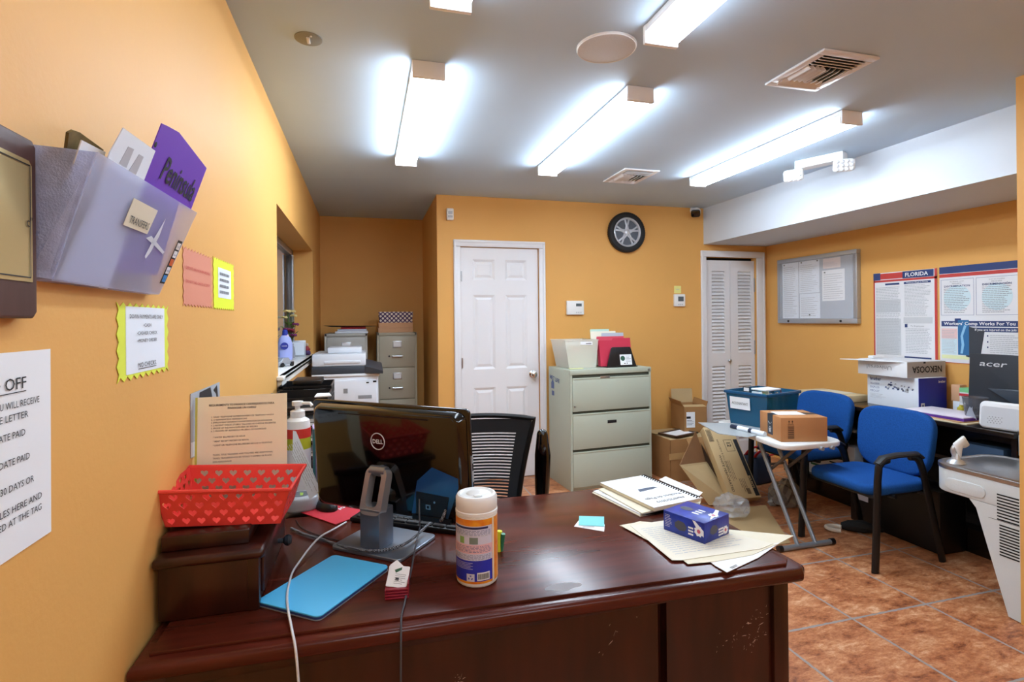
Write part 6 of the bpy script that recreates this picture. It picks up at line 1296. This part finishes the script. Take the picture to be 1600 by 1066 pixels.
# things on the dark desk
CZ = .7505
t = Thing('printer_box', 'white and dark blue printer carton on the dark desk', 'box', (3.745, 2.95, CZ))
b = MB(M_paperb); b.bx(3.62, 3.87, 2.755, 3.14, CZ, .975, bev=.002); bo = t.wpart('box_body', b)
b = MB(mat('printer box blue', '1B2C9C', .4)); b.bx(3.6195, 3.87, 2.7535, 2.757, CZ + .001, .974); bf = t.wpart('blue_side', b, bo)
K = FR((3.62, 0, 0), (0, -1, 0), (0, 0, 1)); b = MB(M_inkb); b.text('brother', .035, K @ TR(-3.115, .93, .0005), M_navy, w=.085, align='LEFT', bold=.02)
for i in range(3): b.text(('PT-D600', 'label', 'maker')[i] if 0 else ('HL-L2350', 'DCP-L25', 'MFC-L27')[i], .02, K @ TR(-3.115, .9 - i * .027, .0005), w=.07, align='LEFT')
rnd = random.Random(6)
for i in range(34): x = -3.0 + rnd.random() * .2; z = .895 + rnd.gauss(0, .012) - (x + 3) * .1; b.prism([(x, z), (x + rnd.uniform(.008, .02), z + .002), (x + .012, z + .012), (x + .002, z + .01)], .0004, .0008, M_inkb if i % 2 else M_inkl, K)
b.lines(K, -3.115, -2.99, .8, .835, 4, M_inkl, .25, 3, .001); t.wpart('lettering', b, bo)
b = MB(M_paper); K2 = FR((0, 2.7535, 0), (1, 0, 0), (0, 0, 1)); b.text('brother', .026, K2 @ TR(3.825, .938, .0005), w=.062, bold=.02); b.quad(K2, 3.635, 3.668, .765, .805, lift=.001); b.quad(K2, 3.645, 3.66, .775, .795, M_inkb, lift=.0015); t.wpart('blue_side_lettering', b, bf)
t = Thing('paper_box_lid', 'white paper box lid with upside-down NEKOOSA print on top of the printer carton', 'box lid', (3.73, 2.97, .9755))
b = MB(M_paper); b.bx(3.555, 3.905, 2.785, 3.16, .9755, 1.085, bev=.002); bo = t.wpart('lid_body', b)
b = MB(M_paper); b.prism([(3.50, 2.95), (3.556, 2.8), (3.56, 3.16), (3.45, 3.22)], 1.08, 1.0835); b.prism([(3.56, 2.8), (3.9, 2.8), (3.9, 3.15), (3.56, 3.15)], 1.0855, 1.0875); t.wpart('flap', b, bo)
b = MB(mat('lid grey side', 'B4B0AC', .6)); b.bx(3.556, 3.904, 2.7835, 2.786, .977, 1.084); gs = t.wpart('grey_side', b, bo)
K2 = FR((0, 2.7835, 0), (1, 0, 0), (0, 0, 1)); b = MB(M_ink); b.text('NEKOOSA', .062, K2 @ TR(3.735, 1.052, .0005, rz=PI), w=.27, bold=.02); b.quad(K2, 3.7, 3.72, 1.072, 1.084, lift=.001); t.wpart('lettering', b, gs)
K = FR((3.555, 0, 0), (0, -1, 0), (0, 0, 1)); b = MB(M_inkg); b.text('Universal', .042, K @ TR(-2.99, 1.048, .0005, rz=PI), w=.19); t.wpart('side_lettering', b, bo)
solo('paper_scrap', MB(M_paper).prism([(-.04, -.02), (.05, -.03), (.03, .03), (-.02, .04)], 0, .02, bev=.006), 'crumpled white paper on top of the paper box lid', 'paper', (3.65, 3.1, 1.0885))
t = Thing('computer_monitor', 'dark monitor seen from behind with silver logo on the dark desk', 'monitor', (3.74, 2.285, CZ))
MF = FR((3.70, 2.285, .80), (0, -1, 0), (.05, 0, 1))             # x towards the camera, z out of the back (-X)
b = MB(mat('monitor shell', '2E343C', .4)); b.prism(rrect(.43, .36, .01, 4, 0, .18), -.02, .006, M=MF, bev=.003); pn = t.wpart('back_cover', b)
b = MB(mat('monitor bulge', '3E4854', .25, coat=.2)); b.prism([(-.10, .15), (.02, .16), (.15, .16), (.212, .17), (.212, .06), (.12, .04), (.02, .08)], .005, .03, M=MF, bev=.01, seg=3); t.wpart('bulge', b, pn)
b = MB(mat('silver logo', 'C9CCD0', .4)); b.text('acer', .05, MF @ TR(-.085, .285, .0062), w=.15, shear=.15, bold=.005); t.wpart('logo', b, pn)
b = MB(M_blackg); b.prism(rrect(.41, .33, .004, 2, 0, .185), -.022, -.02, M=MF); t.wpart('screen', b)
b = MB(M_black); b.bx(3.7, 3.73, 2.235, 2.335, CZ + .01, .9); b.prism(rrect(.2, .26, .02, 4, 3.735, 2.285), CZ, CZ + .012); t.wpart('stand', b)
t = Thing('plastic_cup', 'clear dark plastic cup on the dark desk before the monitor', 'cup', (3.585, 2.385, CZ))
b = MB(mat('smoky plastic', '6A6E78', .1, alpha=.45, coat=.5)); b.lathe([(.001, .004), (.044, .0), (.046, .004), (.063, .148), (.0655, .15), (.062, .15), (.0435, .008), (.001, .008)], 32); t.part('cup_body', b)
b = MB(mat('frosted print', 'A9AFBB', .5, alpha=.8)); K = FR((-.0555, -.012, .02), (.2, -1, 0), (-.12, 0, 1)); b.prism([(-.03, 0), (.03, 0), (.012, .06), (.012, .08), (.006, .07), (-.002, .08), (-.01, .06)], 0, .0006, M=K); t.part('frosted_figure', b)
t = Thing('desk_speaker', 'white rounded device with dotted front on the dark desk beside the fountains', 'speaker', (3.46, 2.165, CZ), math.radians(-80))
b = MB(mat('white device shell', 'E3E5E8', .3)); b.prism(rrect(.2, .155, .03, 6, 0, .078), -.045, .03, M=FR((0, 0, 0), (1, 0, 0), (0, .12, 1)), bev=.012, seg=3); bo = t.part('shell', b)
b = MB(mat('device front', 'C7CBD1', .35)); b.prism(rrect(.175, .115, .015, 5, 0, .068), .029, .032, M=FR((0, 0, 0), (1, 0, 0), (0, .12, 1))); fp = t.part('front_panel', b, bo)
b = MB(M_inkg); K = FR((0, 0, 0), (1, 0, 0), (0, .12, 1))
for i in range(5):
    for j in range(4): b.lathe([(.003, .0322), (.0005, .0325)], 8, None, K @ TR(-.055 + i * .014 + (j % 2) * .007, .035 + j * .011))
t.part('speaker_hole', b, fp)
for k, (lb, z, th, c, x0, x1, y0, y1, rz) in enumerate((('cream folder at the bottom of the pile on the dark desk edge', 0, .008, 'E4D6B4', -.17, .12, -.2, .2, .05), ('orange beige folder low in the pile on the dark desk edge', .0085, .006, 'CFA377', -.15, .12, -.19, .16, -.1), ('purple folder in the pile on the dark desk edge', .015, .014, '5B2A8C', -.15, .13, -.18, .2, .02), ('pinkish white sheets on top of the purple folder', .0295, .006, 'E9E2EC', -.14, .13, -.17, .2, .03))):
    solo('file_folder' if k < 3 else 'paper_stack', MB(mat('pile %d' % k, c, .6)).bx(x0, x1, y0, y1, 0, th, bev=.001), lb, 'folder' if k < 3 else 'paper', (3.58, 2.53, CZ + z), rz)
solo('cream_pad', MB(mat('pale straw paper', 'D8C49A', .7)).bx(-.12, .14, -.22, .2, 0, .05, bev=.003).bx(-.1, .1, -.15, .1, .05, .056, M_cream), 'pale straw paper bundle on the dark desk left of the printer carton', 'paper', (3.56, 3.42, CZ)).name = 'paper_bundle'
solo('white_box', MB(M_paperb).bx(-.03, .04, -.05, .07, 0, .07, bev=.002), 'small white box on the dark desk right of the blue printer carton', 'box', (3.88, 2.63, CZ)).name = 'small_box'
solo('peach_box', MB(M_peach).bx(-.03, .035, -.02, .035, 0, .11, bev=.002), 'peach cardboard box standing on the small white box by the monitor', 'box', (3.88, 2.675, CZ + .0705)).name = 'cardboard_box'
t = Thing('medicine_box', 'red and white box under a green card beside the monitor', 'box', (3.85, 2.585, CZ + .0705))
b = MB(mat('box white', 'DADADA', .5)); b.bx(-.04, .05, -.03, .045, 0, .07, bev=.002); bo = t.part('box_body', b); b = MB(mat('box red', 'C0313A', .5)); b.bx(-.0415, .0515, -.0315, .0465, .045, .062); t.part('red_band', b, bo)
solo('green_card', MB(mat('green card', '7FC98A', .6)).bx(-.04, .05, -.03, .045, 0, .028), 'pale green card pile on the red and white box', 'card', (3.85, 2.585, CZ + .141))
t = Thing('bottle', 'small grey green jar on the dark desk by the monitor', 'jar', (3.79, 2.585, CZ))
b = MB(mat('jar green', '8FA08C', .2)); b.lathe([(.026, 0), (.03, .004), (.03, .05), (.022, .056), (.001, .057)], 24); t.part('jar_body', b); b = MB(M_plast); b.lathe([(.024, .056), (.026, .058), (.026, .068), (.001, .069)], 24); t.part('lid', b)
solo('mustard_bottle', MB(mat('mustard plastic', 'B5A93A', .35)).lathe([(.022, 0), (.024, .004), (.02, .05), (.01, .06), (.01, .067), (.001, .067)], 20), 'small mustard yellow bottle next to the grey green jar', 'bottle', (3.73, 2.565, CZ)).name = 'small_bottle'

# ------------------------------------------------------------------ drinking fountains
def fountain(label, X0, yb, yl, zt, w, tail, base):
    """seen from its side: hangs on the wall face at y = yb, projects to yl; X0 is the side nearest the viewer"""
    t = Thing('drinking_fountain', label, 'drinking fountain', (X0 + w / 2, yb, zt - .2), 0, 'steel drinking fountains')
    M_fs = mat('grey vinyl steel', 'D2D8D8', .4, metal=.05, var=.08, vscale=400); L = yl - yb; hb = .145
    def ol(ins, r=.11):
        p = [(X0 + ins, yb), (X0 + w - ins, yb)]; 
        for i in range(9): a = PI / 2 * i / 8; p.append((X0 + w - ins - r + r * math.cos(a), yl - ins - r + r * math.sin(a)))
        for i in range(9): a = PI / 2 + PI / 2 * i / 8; p.append((X0 + ins + r + r * math.cos(a), yl - ins - r + r * math.sin(a)))
        return p
    b = MB(M_fs); b.prism(ol(0), zt - hb, zt - .028, bev=.006); sk = t.wpart('apron', b)
    b = MB(M_steel); b.prism(ol(-.003), zt - .028, zt - .006, bev=.003)
    # basin: rim sinking to a bowl
    rings = []
    for k, (ins, z) in enumerate(((-.003, zt - .006), (.008, zt), (.018, zt - .001), (.05, zt - .02), (.09, zt - .032), (.15, zt - .036))):
        cxm, cym = X0 + w / 2, yb + L * .48; f = 1 - ins / (w / 2); rings.append([(cxm + (x - cxm) * f, cym + (y - cym) * f, z) for x, y in ol(0)])
    n = len(rings[0]); b.raw([q for r in rings for q in r], [(k * n + i, k * n + (i + 1) % n, k * n + n + (i + 1) % n, k * n + n + i) for k in range(5) for i in range(n)] + [[5 * n + i for i in range(n)]]); bs = t.wpart('basin', b, sharp=50)
    b = MB(M_steel); b.lathe([(.02, 0), (.018, .003), (.004, .004), (.001, .003)], 20, None, TR(X0 + w / 2, yb + L * .45, zt - .036)); t.wpart('drain', b, bs)
    bx_, by_ = X0 + .075, yl - .085
    b = MB(mat('satin nickel', 'C8CCD0', .32, metal=.7)); b.lathe([(.04, 0), (.034, .01), (.02, .02), (.015, .045), (.013, .05)], 20, None, TR(bx_, by_, zt - .004)); b.tube([(bx_ - .008, by_, zt + .03), (bx_ - .018, by_ + .004, zt + .06), (bx_ - .01, by_, zt + .085), (bx_ + .012, by_ - .008, zt + .08)], .011, 10, smooth=2); bub = t.wpart('bubbler', b)
    b = MB(M_plast); b.tube([(bx_ + .01, by_ - .01, zt + .028), (bx_ + .004, by_ - .012, zt + .06), (bx_ - .004, by_ - .012, zt + .09), (bx_ + .02, by_ - .018, zt + .108), (bx_ + .035, by_ - .024, zt + .085)], [.01, .016, .027, .03, .018], 12, smooth=0, sy=.7); t.wpart('mouth_guard', b, bub, sharp=80)
    b = MB(M_fs); b.prism(rrect(.185, .062, .03, 6), .0, .004, M=FR((X0, yb + L * .57, zt - .098), (0, -1, 0), (0, .0, 1)), bev=.002); t.wpart('push_bar', b, sk)
    if tail:
        b = MB(M_fs)
        prof = [(yb, zt - hb), (yl - .195, zt - hb), (yl - .225, zt - hb - .032), (yl - .235, zt - hb - .035), (yb + .055, .012), (yb, .004)]
        prof = [(yb, zt - hb), (yl - .196, zt - hb), (yl - .226, zt - hb - .035), (yb + .052, .006), (yb, .002)]
        b.prism([(-y, z) for y, z in prof], .0002, w - .02, M=FR((X0 + w - .02, 0, 0), (0, -1, 0), (0, 0, 1)) ); cb = t.wpart('cabinet', b)
        bmesh_fix = None
        b = MB(M_gap)
        for z0, n, dz, y1 in ((.44, 9, .0145, .094), (.276, 11, .0138, .085)):
            for i in range(n): b.bx(X0 - .0008, X0 + .002, yb + .006, yb + y1, z0 + i * dz, z0 + i * dz + .0065)
        for z0, z1 in ((.617 - .117, .617 - .115),): b.bx(X0 - .0008, X0 + .002, yb, yb + .13, .437, .4385)
        t.wpart('grille', b, cb)
    else:
        b = MB(M_fs); b.bx(X0 + .03, X0 + w - .03, yb, yb + .2, zt - hb - .1, zt - hb, bev=.01); t.wpart('cabinet', b)
    return t
fountain('lower grey steel drinking fountain with slatted side at the right edge', 2.853, NY + .0005, 2.125, .645, .46, True, 0)
fountain('upper drinking fountain behind the lower one, cut by the orange wall edge', 3.335, NY + .0005, 2.06, .785, .40, False, 0)
